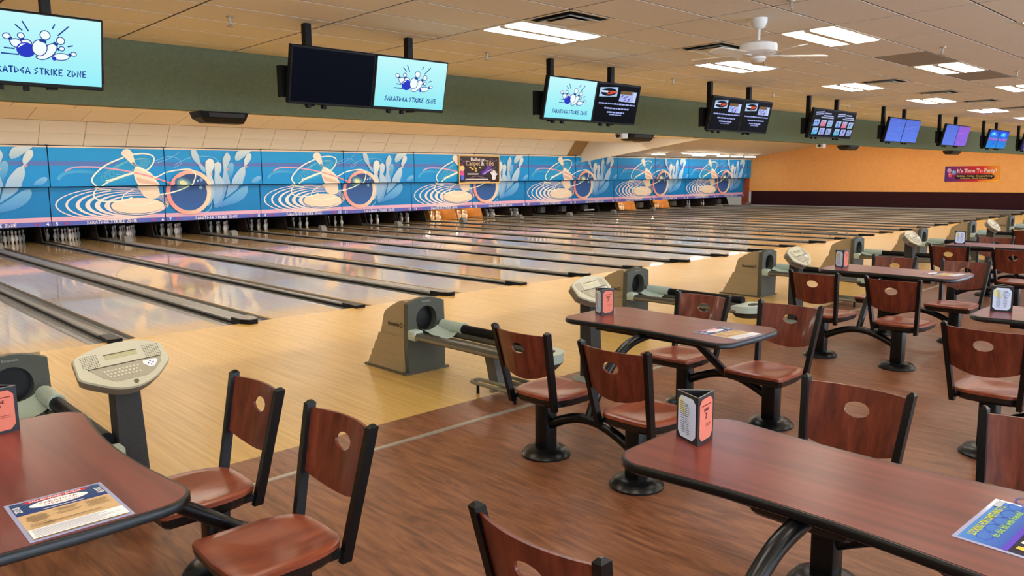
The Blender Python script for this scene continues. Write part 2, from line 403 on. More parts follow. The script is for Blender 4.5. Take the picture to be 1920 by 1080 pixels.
def row_word(j): return {0: 'row nearest the green bulkhead', -3: 'second row from the green bulkhead', -6: 'third row from the green bulkhead', -9: 'fourth row, behind the viewer', -12: 'fifth row, behind the viewer'}[j]
NW = ('zero one two three four five six seven eight nine ten eleven twelve thirteen fourteen fifteen sixteen seventeen eighteen nineteen twenty twenty-one twenty-two twenty-three twenty-four twenty-five twenty-six twenty-seven twenty-eight').split()
ORD = ['first', 'second', 'third', 'fourth', 'fifth', 'sixth', 'seventh', 'eighth', 'ninth', 'tenth', 'eleventh', 'twelfth', 'thirteenth', 'fourteenth', 'fifteenth']
lens_bm = MB()
pr = [(.035, 0), (.045, -.008), (.30, -.012), (.565, -.008), (.575, 0)]
for a, b in zip(pr[:-1], pr[1:]):
    lens_bm.add([(.05, a[0], a[1]), (TX-.05, a[0], a[1]), (TX-.05, b[0], b[1]), (.05, b[0], b[1])], [(0, 3, 2, 1)])
fr_bm = MB()
for x0, x1, y0, y1 in ((0, TX, 0, .04), (0, TX, TY-.04, TY), (0, .055, .04, TY-.04), (TX-.055, TX, .04, TY-.04)): fr_bm.bbox(x0+.004, x1-.004, y0, y1, -.004, .012)
fr_bm.bbox(.05, TX-.05, .27, .34, -.018, .01)
proto = {}
for k, m_ in ((0, M_lens), (1, M_lens2)):
    r = thing('ceiling_light', 'x', 'light', (0, 0, -50)); lens_bm.build('lens', m_, r); fr_bm.build('frame', mat('troffer_frame', (214, 204, 184), rough=.5), r); proto[k] = r
rowcount = {}
for i, j, c in sorted(LIGHTS):
    r = copy_tree(proto[c]); r.location = (CX0+i*TX, CY0+j*TY, ZC)
    v = seen((CX0+i*TX+.6, CY0+j*TY+.3, ZC), 90)
    if v: rowcount[j] = rowcount.get(j, 0)+1
    r['label'] = ('fluorescent ceiling panel, %s from the left in the %s' % (ORD[rowcount[j]-1], row_word(j))) if v else 'fluorescent ceiling panel outside the view, in the %s' % row_word(j)
    r['group'] = 'fluorescent ceiling panels'
for r in proto.values():
    for ch in list(r.children): bpy.data.objects.remove(ch)
    bpy.data.objects.remove(r)
# square air diffusers: nested sloping rings
def diffuser(x, y, label):
    r = thing('air_vent', label, 'vent', (x, y, ZC), group='square ceiling air vents')
    MB().bbox(-.29, .29, -.29, .29, .0005, .004).build('duct_plate', mat('duct_dark', (10, 8, 7), rough=.9, spec=.1), r)
    en = mat('vent_enamel', (214, 204, 182), rough=.5)
    for k, (a, b) in enumerate(((.302, .262), (.215, .170), (.125, 0))):
        m = MB(); oa = [(-a,-a),(a,-a),(a,a),(-a,a)]; ob = [(-b,-b),(b,-b),(b,b),(-b,b)]
        if b:
            za, zb = (-.004, -.002) if k == 0 else (-.026, -.003)
            m.add([(x_, y_, za) for x_, y_ in oa]+[(x_, y_, zb) for x_, y_ in ob]+[(x_, y_, za+.003) for x_, y_ in oa]+[(x_, y_, zb+.003) for x_, y_ in ob],
                  [q_ for i_ in range(4) for q_ in ((i_, (i_+1) % 4, 4+(i_+1) % 4, 4+i_), (12+i_, 12+(i_+1) % 4, 8+(i_+1) % 4, 8+i_), (8+i_, 8+(i_+1) % 4, (i_+1) % 4, i_), (4+i_, 4+(i_+1) % 4, 12+(i_+1) % 4, 12+i_))])
        else: m.bbox(-a, a, -a, a, -.024, -.02)
        m.build('louver' if k else 'frame', en, r)
for q, (i, j) in enumerate(VENTS): diffuser(CX0+i*TX+.305, CY0+j*TY+.305, 'square ceiling air vent, %s from the left' % ORD[q])
# sprinklers
def sprinkler(x, y, label):
    r = thing('sprinkler_head', label, 'sprinkler', (x, y, ZC), group='sprinkler heads')
    MB().lathe([(.035, 0), (.03, -.012)], 12).build('escutcheon', M_metal, r, 40)
    MB().lathe([(.012, -.01), (.012, -.06), (.02, -.062), (.02, -.07)], 8).build('body', M_metal, r, 40)
    MB().lathe([(.034, -.082), (.034, -.086)], 10).tube([(.02, 0, -.062), (.012, 0, -.082)], .004, 5).tube([(-.02, 0, -.062), (-.012, 0, -.082)], .004, 5).build('deflector', M_metal, r)
for q, (x, y) in enumerate(((-3.04, -2.96), (0, -2.96), (3.68, -2.96), (6.67, -2.96), (9.73, -2.96))): sprinkler(x, y, 'small sprinkler head near the bulkhead, %s from the left' % ORD[q])
for q, (x, y) in enumerate(((.12, -6.58), (3.7, -6.6), (6.74, -6.6))): sprinkler(x, y, 'small sprinkler head beyond the ceiling fan row, %s from the left' % ORD[q])

# ------------------------------------------------------------------ ceiling over the lanes
lc = struct(MB().add([(X0, YB+.1, 4.5), (24.1, YB+.1, 4.5), (24.1, 17, 4.5), (X0, 17, 4.5)], [(0, 3, 2, 1)]).build('ceiling_over_lanes', M_cream), 'cream ceiling over the lanes')
o = MB().add([(24.0, YB+.1, 4.1), (XW, YB+.1, 4.1), (XW, 9, 4.02), (24.0, 9, 4.02), (24.0, 12.5, 3.64), (XW, 12.5, 3.64), (24.0, 15.2, 3.28), (XW, 15.2, 3.28), (24.0, 16.62, 2.99), (XW, 16.62, 2.99), (24.0, 17.4, 2.99), (XW, 17.4, 2.99)],
    [(0,3,2,1),(3,4,5,2),(4,6,7,5),(6,8,9,7),(8,10,11,9)]).build('ceiling_sloping', M_cream); struct(o, 'cream ceiling sloping down to the far masking')
struct(MB().add([(24.0, 9, 3.6), (24.0, 17, 2.6), (24.0, 17, 4.5), (24.0, 9, 4.5)], [(0,1,2,3)]).build('wall_soffit_end', M_cream))
def slab(name, ya, za, yb, zb, xo, rows, xa=-13.0, lab=None):
    """a sloping run of ceiling tiles 4 ft wide from (ya,za) to (yb,zb)"""
    base = MB().add([(X0, ya, za+.03), (24.0, ya, za+.03), (24.0, yb, zb+.03), (X0, yb, zb+.03)], [(0,3,2,1)]).build(name, M_seam)
    struct(base, lab)
    k = 0; x = xo-TX*12; L_ = math.hypot(yb-ya, zb-za)/rows; d = Vector((0, yb-ya, zb-za))/rows; a = math.atan2(zb-za, yb-ya)
    me = None; rest = MB()
    while x < 24.0-TX:
        for r in range(rows):
            p = Vector((x, ya, za))+d*r; c = p+Vector((TX/2, 0, 0))+d/2
            if me is None:
                t = MB().bbox(.008, TX-.008, .006, L_-.006, 0, .02).build('soffit_tile', M_cream); me = t.data; bpy.data.objects.remove(t)
            if seen(c, 40):
                t = bpy.data.objects.new('soffit_tile', me); COL.objects.link(t); t.location = p; t.rotation_euler = (a, 0, 0); t.parent = base
        x += TX
    return base
slab('ceiling_front_run', 6.2, 4.12, 9.9, 3.51, -.97, 3, lab='first sloping run of ceiling tiles beyond the bulkhead')
slab('ceiling_middle_run', 9.9, 4.07, 13.0, 3.455, -.02, 3, lab='second sloping run of ceiling tiles, lit from behind')
slab('ceiling_rear_run', 13.0, 4.25, 16.2, 3.68, -.22, 3, lab='third sloping run of ceiling tiles')
slab('ceiling_soffit', 16.15, 3.66, 16.72, 2.975, -.22, 2, lab='steep cream soffit tiles above the masking')

def strip_light(x, y, z, ln, label, group='added strip lights over the lanes', hang=0, m=None):
    r = thing('strip_light', label, 'light', (x, y, z), group=group)
    MB().bbox(-ln/2, ln/2, -.06, .06, .0, .05).build('housing', M_white, r)
    MB().bbox(-ln/2+.03, ln/2-.03, -.06, .06, -.03, 0).build('tube', m or M_strip, r)
    if hang:
        for s in (-1, 1): MB().bbox(s*ln*.35-.006, s*ln*.35+.006, -.006, .006, .05, .05+hang).build('hanger', M_dark, r)
for x in [-11.5+2.8*k for k in range(13)]:  # unseen strips added to brighten the lanes, masking and lane ceiling
    for y, z, hn in ((13.5, 3.86, .26), (10.45, 3.70, .21), (6.6, 3.36, .66), (-.3, 4.43, 0), (.7, 4.43, 0)):
        strip_light(x, y, z, 1.3, 'added strip light, out of view above the sloping ceiling runs', hang=hn, m=M_strip3 if y < 5 else (M_strip2 if y < 12 else None))
        if y == 6.6: MB().bbox(-.62, .62, -.06, .06, .052, .07).build('added_upper_tube', M_strip2, COL.objects[-1].parent)  # upward tube added to brighten the ceiling runs
for x in [25.5+3.0*k for k in range(5)]:  # more unseen strips, added for light on the far lanes
    for y, z in ((-.5, 4.04), (4.0, 4.0), (8.3, 3.96)): strip_light(x, y, z, 1.3, 'added strip light, out of view behind the bulkhead at the far lanes', m=mat('added_tube_far', (240, 240, 240), rough=.5, emit=(255, 248, 236), es=STRIP_W*1.9))
for q, (x0, x1, z) in enumerate(((28.75, 29.9, 3.14), (31.1, 34.8, 3.21), (32.7, 33.9, 3.13), (35.3, 36.5, 3.14), (36.9, 38.1, 3.13), (38.5, 39.7, 3.12))):
    strip_light((x0+x1)/2, 15.35 if q == 1 else 15.75, z-.04, x1-x0, 'bare strip light above the far masking, %s from the left' % ORD[q], 'bare strip lights near the orange wall', m=mat('bare_tube', (240, 240, 240), rough=.5, emit=(255, 250, 240), es=STRIP_W*.38), hang=.05 if q != 1 else 0)
#PART2
# ------------------------------------------------------------------ lanes, gutters, dividers
lane_me = MB().bbox(0, LW, 0, 19.2, -.05, 0).build('t', M_lane); lm = lane_me.data; bpy.data.objects.remove(lane_me)
def gut_mesh():
    m = MB(); n = 7; pts = [(GW/2-GW/2*math.cos(PI*k/n), -.015-.075*math.sin(PI*k/n)**.8) for k in range(n+1)]
    for k in range(n):
        (a, za), (b, zb) = pts[k], pts[k+1]; m.add([(a, 0, za), (b, 0, zb), (b, 19.2, zb), (a, 19.2, za)], [(0, 1, 2, 3)])
    o = m.build('t', M_gutter, None, 60); d = o.data; bpy.data.objects.remove(o); return d
gm = gut_mesh()
arr = MB()
for k in range(7):
    x = LW*(k+1)/8; y = 4.7-abs(k-3)*.28+.55; arr.add([(x-.016, y-.08, .0012), (x+.016, y-.08, .0012), (x, y+.09, .0012)], [(0, 1, 2)])
for k in (1, 2, 3, 5, 6, 7):
    for yy in (2.0,): arr.prism([(LW*k/8+.011*math.cos(a*PI/4), yy+.011*math.sin(a*PI/4)) for a in range(8)], .0008, .0012)
aro = arr.build('t', mat('lane_marks', (60, 44, 30), rough=.5)); arm = aro.data; bpy.data.objects.remove(aro)
def child(name, me, parent, loc=(0, 0, 0), rz=0):
    o = bpy.data.objects.new(name, me); COL.objects.link(o); o.parent = parent; o.location = loc; o.rotation_euler = (0, 0, rz); return o
for n in range(1, 29):
    x = lane_left(n)
    r = thing('bowling_lane', 'polished wooden bowling lane that ends under the number %s on the masking' % NW[n], 'lane', (x, 0, 0), group='bowling lanes')
    child('surface', lm, r); child('gutter', gm, r, (-GW-.001, 0, 0)); child('gutter', gm, r, (LW+.001, 0, 0))
    if n <= 12: child('aiming_marks', arm, r)
def divider(n):
    wide = n % 2 == 1; cw = (SB if wide else TB)-2*GW-.004; h = cw/2
    r = thing('lane_divider', '%s grey divider between lanes %s and %s' % ('wide' if wide else 'narrow', NW[n], NW[n+1]), 'divider', (div_x(n), 0, 0), group='lane dividers')
    prof = [(-h, -.12), (-h, .016), (-h+.012, .030), (h-.012, .030), (h, .016), (h, -.12)] if not wide else [(-h, -.12), (-h, .026), (-h+.02, .046), (h-.02, .046), (h, .026), (h, -.12)]
    m = MB().loft([[(a, .22, b) for a, b in prof], [(a, 19.0, b) for a, b in prof]]); m.build('capping', M_cap, r)
    m = MB()
    for s in (-1, 1): m.bbox(s*(h+.0)-.007, s*(h+.0)+.007, .1, 19, -.03, .004)
    m.build('edge_strip', M_dark, r)
    if wide:
        out = [(-h-.008, .25), (h+.008, .25), (h+.008, -.02), (h*.45, -.17), (-h*.45, -.17), (-h-.008, -.02)]
        MB().prism(out, -.01, .058).build('end_cap', M_dark, r)
        MB().prism([(p[0]*.9, p[1]*.93+.012) for p in out], .058, .064).build('end_plate', M_cap, r)
        MB().lathe([(.016, .064), (.016, .067)], 10, (.0, -.03, 0)).build('yellow_dot', mat('yellow_dot', (214, 178, 50), rough=.5), r)
    else:
        out = [(-h-.03, .3), (h+.03, .3), (h+.045, -.1), (-h-.045, -.1)]
        MB().prism(out, -.01, .045).build('end_cap', M_dark, r)
    return r
for n in range(1, 28): divider(n)
# grey wedge blocks on the ball-return dividers close to the pins
wedge = MB().loft([[(-.11, -.15, .046), (.11, -.15, .046), (.11, .15, .046), (-.11, .15, .046)], [(-.10, -.09, .19), (.10, -.09, .19), (.10, .11, .19), (-.10, .11, .19)], [(-.075, -.05, .225), (.075, -.05, .225), (.075, .08, .225), (-.075, .08, .225)]])
for n in range(3, 28, 2):
    o = wedge.build('ball_accelerator_cover', M_grey, None, None, (div_x(n), 15.55, .002)); tag(o, 'small grey wedge cover on the divider between lanes %s and %s' % (NW[n], NW[n+1]), 'cover', 'grey wedge covers near the pins')
# raised bumper rails along lane 15
for s, w_ in ((0, 'left'), (1, 'right')):
    x = lane_left(15)+(-GW*.5 if s == 0 else LW+GW*.5)
    r = thing('bumper_rail', 'thin raised bumper rail along the %s gutter of lane fifteen' % w_, 'rail', (x, 0, 0), group='raised bumper rails')
    MB().tube([(0, .3, .17), (0, 17.2, .17)], .018, 6).build('rail', M_cap, r)
    for k in range(12): MB().tube([(0, .5+1.5*k, -.05), (0, .62+1.5*k, .17)], .012, 5).build('post', M_cap, r)

# ------------------------------------------------------------------ pin pits and pins
pinprof = [(.0, 0), (.0258, 0), (.0283, .012), (.0359, .04), (.0497, .075), (.0605, .114), (.0592, .15), (.0470, .19), (.0320, .22), (.0249, .245), (.0226, .265), (.0248, .29), (.0310, .325), (.0322, .345), (.0270, .367), (.014, .379), (.0, .381)]
pm = MB().lathe(pinprof[1:-1], 14).build('t', M_pin, None, 60); pmd = pm.data; bpy.data.objects.remove(pm)
bm_ = MB()
for z0, z1, r0, r1 in ((.232, .245, .0284, .0257), (.270, .284, .0240, .0252)): bm_.lathe([(r0, z0), (r1, z1)], 14)
b_o = bm_.build('t', M_red, None, 60); bmd = b_o.data; bpy.data.objects.remove(b_o)
PINW = [['front row'], ['second row left', 'second row right'], ['third row left', 'third row middle', 'third row right'], ['back row far left', 'back row inner left', 'back row inner right', 'back row far right']]
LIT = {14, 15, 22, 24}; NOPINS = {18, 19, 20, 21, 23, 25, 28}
for n in range(3, 29):
    x = lane_left(n)+LW/2; hw = LW/2+GW
    r = thing('pin_pit', 'dark pin pit behind the pin deck of lane %s' % NW[n], 'pin pit', (x, 0, 0), group='pin pits')
    for s in (-1, 1):
        out = [(17.93, .01), (18.16, .60), (19.9, .60), (19.9, .004), (17.94, .004)]
        m = MB(); xx = s*(hw-.016)
        m.add([(xx-.012, a, b) for a, b in out]+[(xx+.012, a, b) for a, b in out], [(0,1,2,3,4),(9,8,7,6,5)]+[(i, i+5, (i+1)%5+5, (i+1)%5) for i in range(5)])
        m.build('kickback', M_kick_lit if n in LIT else M_kick, r)
    MB().bbox(-hw+.02, hw-.02, 19.95, 20.0, .004, .97).build('curtain', M_pit, r)
    MB().bbox(-hw+.03, hw-.03, 18.0, 18.06, .50, .60).build('sweep_bar', M_grey if n not in (20,) else M_white, r)
    if n in NOPINS and n != 21:
        MB().rbox((-.15, 18.2, .25), (.34, .3, .3), .02).build('machine_box', M_grey, r)
        if n == 20: MB().bbox(-.45, .35, 17.9, 17.95, .1, .17).build('white_bar', M_white, r)
    if n not in LIT and n not in NOPINS: MB().bbox(-.45, .45, 17.5, 17.54, .70, .74).build('deck_lamp', mat('deck_lamp_dim', (255, 240, 210), emit=(255, 240, 220), es=9), r)
    if n in LIT:
        MB().bbox(-.5, .5, 18.9, 18.96, .62, .68).build('deck_lamp', mat('deck_lamp', (255, 240, 210), emit=(255, 226, 180), es=45), r)
        MB().bbox(-.5, .5, 17.55, 17.6, .70, .75).build('deck_lamp', mat('deck_lamp'), r)
    if n < 4 or n in NOPINS: continue
    for row in range(4):
        for k in range(row+1):
            p = thing('bowling_pin', 'white red-banded pin, %s, in the rack of lane %s' % (PINW[row][k], NW[n]), 'pin', (x+(k-row/2)*.3048, 18.29+row*.264, .001), group='pins of lane %d' % n)
            child('body', pmd, p); child('neck_bands', bmd, p)

struct(MB().bbox(X0, XW, 17.02, 20.3, .985, 1.02).build('ceiling_light_block', M_pit))  # unseen dark sheet added above the pits to block light
struct(MB().bbox(X0, XW, 20.1, 20.2, -.14, .98).build('wall_pits', M_pit))
# ------------------------------------------------------------------ masking units with printed artwork
U2 = 2*PR; Z0, ZS, Z1 = .555, 1.735, 2.955
A = Flat(.0010)
A.rect(0, Z0, U2, ZS, (0, 118, 188), (0, 132, 202)); A.rect(0, ZS, U2, Z1, (0, 142, 216), (14, 152, 222))
A.rect(0, Z1-.045, U2, Z1, (236, 214, 190))
A.rect(0, 2.37, U2, 2.5, (84, 116, 190))
A.rect(0, .69, U2, .82, (226, 176, 200)); A.rect(0, Z0, U2, .69, (84, 100, 188))
# ripples and spinning pin
A.ell((2.1, 2.2), .98, .30, (20, 152, 212), .40)
for k in range(5): A.ring((2.15+.03*k, 2.25+.03*k), .80-.10*k, .22-.02*k, .010, (120, 190, 210), .40)
for (xl, xr, yb, yt, th) in ((.13, 3.52, .66, 1.70, .035), (.41, 3.50, .68, 1.66, .05), (.69, 3.48, .71, 1.61, .085), (.96, 3.45, .74, 1.56, .105), (1.23, 3.42, .77, 1.50, .115), (1.51, 3.38, .80, 1.44, .12)):
    c = ((xl+xr)/2, (yb+yt)/2); rx, ry = (xr-xl)/2, (yt-yb)/2
    A.crescent(c, (rx, ry), (c[0]+th*.55, c[1]+th*.05), (rx-th*.75, ry-.022), (250, 232, 226), (246, 218, 210))
A.ell((2.52, 1.10), .82, .25, (244, 222, 194)); A.ring((2.56, 1.06), .86, .27, .025, (60, 100, 140))
A.ell((2.50, 1.11), .80, .24, (246, 226, 198))
A.line([(.21,1.95),(.36,2.11),(.69,2.19),(1.14,2.17),(1.51,2.1)], .10, (70, 170, 226), (30, 150, 214), smooth=True)
PINC = (252, 236, 216)
A.poly(spline([(2.12,2.87),(2.22,2.9),(2.32,2.87),(2.39,2.77),(2.43,2.56),(2.45,2.45),(2.52,2.37),(2.7,2.28),(2.92,2.13),(3.05,1.94),(3.19,1.7),(3.21,1.39),(2.97,1.31),(2.75,1.38),(2.62,1.58),(2.43,1.88),(2.38,2.18),(2.44,2.33),(2.34,2.43),(2.18,2.6),(2.06,2.72),(2.07,2.8),(2.12,2.87)], 3)[:-1], (246, 222, 194), PINC)
A.poly([(2.40,2.50),(2.45,2.42),(2.52,2.36),(2.46,2.33),(2.42,2.37),(2.33,2.46)], (120, 130, 160))
A.poly([(2.43,2.02),(2.8,1.92),(3.12,1.80),(3.17,1.74),(2.5,1.84)], (226, 190, 166))
WY = (244, 250, 228)
A.line([(.42,2.21),(.7,2.32),(1.23,2.33),(1.8,2.27),(2.39,2.16),(2.99,2.0),(3.49,1.82)], .045, (214, 176, 206), (240, 140, 150), smooth=True)
A.line([(1.54,1.9),(1.78,1.97),(2.06,2.07),(2.39,2.17)], .035, WY, smooth=True)
A.line([(2.45,2.34),(2.76,2.24),(2.93,2.37),(3.03,2.54),(3.0,2.69),(2.75,2.76),(2.38,2.73)], .045, WY, smooth=True)
A.line([(2.12,2.64),(1.61,2.41),(1.29,2.16),(1.14,1.93),(1.23,1.77),(1.39,1.66),(1.74,1.62)], .045, WY, smooth=True)
A.line([(2.38,2.14),(1.98,2.01),(1.57,1.85),(1.35,1.68),(1.23,1.52),(1.27,1.37),(1.48,1.27),(1.83,1.26),(2.11,1.28),(2.36,1.37)], .04, WY, smooth=True)
A.line([(2.42,1.63),(2.16,1.5),(2.05,1.34),(2.1,1.18),(2.34,1.11),(2.71,1.12),(3.09,1.22)], .028, WY, smooth=True)
for q in ([(3.03,2.52),(3.5,2.68),(3.8,2.61),(3.9,2.46),(3.65,2.31)], [(3.65,2.39),(4.11,2.62),(4.56,2.7),(4.97,2.67),(5.19,2.54)], [(3.06,2.46),(3.41,2.57),(3.68,2.7),(3.86,2.85)]): A.line(q, .015, (140, 196, 226), smooth=True)
# ghost pins
G = [[(5.46,2.36),(5.59,2.5),(5.69,2.43),(5.66,2.17),(5.53,1.94),(5.44,1.99)],
 [(6.25,1.68),(6.27,1.52),(6.12,1.28),(5.82,1.1),(5.47,1.02),(5.23,.96),(5.29,1.12),(5.69,1.39),(6.05,1.64)],
 [(6.28,1.81),(6.37,1.93),(6.56,2.03),(6.66,2.0),(6.63,1.9),(6.47,1.79)],
 [(5.74,2.68),(5.83,2.86),(5.98,2.91),(6.34,2.91),(6.21,2.8),(5.96,2.61),(5.78,2.56)],
 [(6.1,2.64),(6.21,2.8),(6.34,2.81),(6.34,2.64),(6.19,2.45),(6.1,2.34),(6.1,2.13),(6.01,1.89),(5.9,1.62),(5.59,1.39),(5.44,1.3),(5.51,1.53),(5.63,1.94),(5.89,2.27),(6.07,2.38),(6.06,2.5)],
 [(4.23,2.88),(4.35,2.91),(4.43,2.86),(4.51,2.62),(4.54,2.44),(4.67,2.33),(4.68,2.15),(4.53,2.27),(4.45,2.42),(4.28,2.62)],
 [(5.31,2.63),(5.47,2.85),(5.59,2.68),(5.51,2.45),(5.43,2.27),(5.47,2.04),(5.52,1.71),(5.34,1.21),(5.19,.98),(5.0,.98),(5.15,1.49),(5.25,1.95),(5.32,2.22),(5.3,2.45)],
 [(5.0,2.45),(5.14,2.52),(5.25,2.42),(5.22,2.22),(5.16,2.08),(5.25,1.95),(5.37,1.58),(5.2,1.17),(5.0,1.08),(5.01,1.58),(4.97,1.95),(5.0,2.13)],
 [(4.71,2.53),(4.85,2.63),(4.98,2.56),(4.99,2.36),(4.89,2.13),(4.9,1.99),(4.96,1.81),(5.03,1.49),(4.94,1.17),(4.77,1.04),(4.75,1.5),(4.64,1.82),(4.72,2.04),(4.69,2.31)]]
gc = [((40,150,214),(120,186,224)), ((60,140,214),(120,190,232)), ((70,160,224),(130,190,232)), ((150,196,224),(214,230,232)), ((110,176,226),(220,232,232)), ((120,180,222),(200,220,228)), ((80,150,216),(196,218,230)), ((110,170,222),(206,224,230)), ((140,190,226),(232,236,230))]
for g, (c1, c2) in zip(G, gc): A.poly(spline(g+[g[0]], 3)[:-1], c1, c2)
for x, y in ((6.13,2.36),(4.52,2.42),(5.46,2.27),(4.88,2.10)): A.ell((x, y), .05, .04, (206, 170, 180))
A.line([(4.83,1.31),(4.94,1.13),(4.85,.9),(4.61,.77)], .02, (160, 206, 226), smooth=True)
# ball
BC = (4.175, 1.50)
A.crescent(BC, (.755, .745), BC, (.61, .61), (238, 140, 140), (240, 224, 190), 48)
A.ell(BC, .615, .615, (44, 94, 164), col2=(40, 72, 124), n=40)
A.ell((3.93, 1.80), .30, .20, (60, 110, 150), -.3); A.ell((3.93, 1.80), .22, .14, (120, 160, 160), -.3); A.ell((3.92, 1.81), .13, .08, (220, 226, 180), -.3)
A.ell((4.52, 1.92), .06, .06, (110, 160, 200)); A.ell((4.58, 1.65), .06, .06, (130, 180, 210)); A.ell((4.40, 1.88), .03, .03, (170, 205, 225))
A.line([(2.63,2.22),(2.87,2.13),(3.03,2.01),(3.38,2.16),(3.77,2.24),(4.17,2.26),(4.33,2.11),(4.28,1.89),(4.13,1.69),(3.67,1.52),(3.2,1.44)], .04, WY, smooth=True)
gp = .014
parts = {}
for s in (0, 1):
    a, b = s*PR+gp, (s+1)*PR-gp
    for nm, za, zb in (('lower', Z0, ZS-.013), ('upper', ZS+.013, Z1)):
        c = A.clip(a, za, b, zb); o = c.build('artwork', MASKPRINT, None, FRONT); parts[s, nm] = o.data; bpy.data.objects.remove(o)
pan = {nm: MB().bbox(gp, PR-gp, 0, .05, za, zb).build('t', M_mblue) for nm, za, zb in (('lower', Z0, ZS-.013), ('upper', ZS+.013, Z1))}
for k in list(pan): d = pan[k].data; bpy.data.objects.remove(pan[k]); pan[k] = d
for k in range(-2, 12):
    n = 5+2*k; s = k % 2; x = k*PR
    if n < 1: continue
    r = thing('masking_unit', 'blue masking panel pair over lanes %s and %s printed with %s' % (NW[n], NW[n+1], ('a spinning pin' if s == 0 else 'a bowling ball and pins')), 'masking', (x, 0, 0), group='blue masking panels')
    lo = child('lower_panel', pan['lower'], r, (0, YM, 0)); up = child('upper_panel', pan['upper'], r, (0, YMU, 0))
    child('artwork', parts[s, 'lower'], lo, (-s*PR, -.003, 0)); child('artwork', parts[s, 'upper'], up, (-s*PR, -.003, 0))
    WH = (240, 236, 232)
    Flat(.001).strokes('SARATOGA STRIKE ZONE', .95, .574, .10, 1.50, WH, .021).build('name_lettering', MASKPRINT, lo, FRONT, base=.085)
    Flat(.001).text(str(n), .09, .573, .105, WH, bold=.035).build('number', MASKPRINT, lo, FRONT, base=.085)
    Flat(.001).text(str(n+1), PR-.09, .573, .105, WH, 'RIGHT', bold=.035).build('number', MASKPRINT, lo, FRONT, base=.085)
    for xx in (.33, PR-.46):
        T = Flat(.001)
        for d_ in (0, .08): T.line([(xx+d_, .595), (xx+d_+.04, .625), (xx+d_, .655)], .026, (206, 50, 84))
        T.build('chevrons', MASKPRINT, lo, FRONT, base=.085)
    MB().bbox(-.05, .05, -.02, .03, Z1, Z1+.03).build('top_clip', M_dark, up)
    if n == 27:   # short end piece carries the picture on to the wall
        e = thing('masking_end_piece', 'narrow blue masking panel against the orange wall', 'masking', (12*PR, YMU, 0))
        w_ = XW-12*PR-.02
        MB().bbox(gp, w_, 0, .05, ZS+.013, Z1).build('panel', M_mblue, e)
        c = A.clip(gp, ZS+.013, w_, Z1); c.build('artwork', MASKPRINT, e, FRONT, base=.003)
struct(MB().bbox(X0, 40.4, YM+.06, YM+.09, 1.0, 3.0).build('wall_behind_masking', M_pit))
# carpet shop banner on the masking
r = thing('shop_banner', 'gold-framed black banner of a carpet shop hanging on the masking', 'banner', (15.82, 16.62, 1.66))
bw, bh = 2.43, 1.235
MB().bbox(0, bw, 0, .02, 0, bh).build('sheet', mat('banner_back', (60, 50, 60)), r)
f = Flat(.001); f.rect(0, 0, bw, bh, (46, 38, 46), (70, 58, 72))
for q in ([(.1,1.1),(.3,.95),(.5,1.0),(.8,.85)], [(1.9,1.1),(2.1,.98),(2.3,1.05)], [(.6,.2),(1.0,.32),(1.5,.25)], [(1.6,.9),(1.9,.6),(2.2,.7)]): f.line(q, .03, (120, 108, 124), smooth=True)
f.poly([(1.3,.34),(1.75,.78),(2.0,.78),(1.62,.5)], (110, 70, 190)); f.poly([(1.28,.5),(1.5,.6),(1.4,.36)], (80, 50, 160))
f.line([(1.45,.40),(1.7,.52),(1.95,.62)], .05, (190, 160, 230), smooth=True)
f.text('Ballston', .72, .985, .15, (232, 228, 224), wmax=.85, bold=.03); f.text('Carpet', .42, .79, .21, (226, 196, 150), wmax=.85, bold=.01)
f.text('&', 1.32, .79, .2, (236, 236, 236), bold=.02); f.text('Tile', 1.58, .79, .24, (226, 196, 150), wmax=.5, bold=.01)
for x, y in ((.68,.7),(.98,.66),(1.26,.69),(1.0,.56),(.8,.63)): f.ell((x, y), .08, .035, (224, 190, 90), -.3)
f.rect(.5, .38, 1.15, .45, (170, 164, 170)); f.rect(.38, .15, 1.72, .20, (214, 208, 210)); f.rect(.34, .055, 1.85, .09, (170, 160, 160))
for a in (2.3, 1.95, 1.6, 1.25, .9, .5): f.line([(2.05,.28),(2.05+.27*math.cos(a),.28+.30*math.sin(a))], .06, (236, 232, 240))
f.ell((2.07,.25), .12, .11, (236, 232, 240))
f.ell((.19,.66), .14, .13, (236, 204, 140)); f.ell((.15,.83), .1, .06, (120, 60, 60)); f.rect(.08, .36, .3, .55, (214, 90, 160)); f.rect(.1, .16, .3, .36, (84, 110, 214))
for a, b in (((0,0),(bw,.045)), ((0,bh-.045),(bw,bh)), ((0,0),(.045,bh)), ((bw-.045,0),(bw,bh))): f.rect(a[0], a[1], b[0], b[1], (226, 190, 110))
f.build('print', PRINT, r, FRONT, base=.002)
# party banner on the orange wall
r = thing('party_banner', 'purple and red party banner on the orange wall', 'banner', (XW-.005, 4.95, 1.47))
bw, bh = 2.65, .83
MB().bbox(-.012, 0, -bw, 0, 0, bh).build('sheet', mat('banner_back2', (90, 30, 60)), r)
f = Flat(.0015); f.rect(0, 0, bw*.35, bh, (70, 44, 120), (150, 40, 90), 0); f.rect(bw*.35, 0, bw*.7, bh, (170, 36, 70), (214, 50, 50), 0); f.rect(bw*.7, 0, bw, bh, (220, 60, 50), (236, 160, 50), 0)
f.rect(bw*.62, 0, bw, .09, (236, 110, 50), (246, 196, 40), 0)
for x, y, c in ((.22,.6,(190,150,200)), (.46,.5,(110,170,220)), (.28,.36,(220,80,90))): f.ell((x, y), .11, .12, c); f.ell((x-.03, y+.04), .03, .03, (240, 235, 240))
f.text("It's Time To Party!", .62, .49, .2, (238, 226, 226), wmax=1.88, bold=.03)
f.poly([(.55,.13),(2.3,.13),(2.42,.2),(2.42,.32),(2.3,.38),(.62,.38),(.54,.3),(.52,.2)], (36, 26, 50))
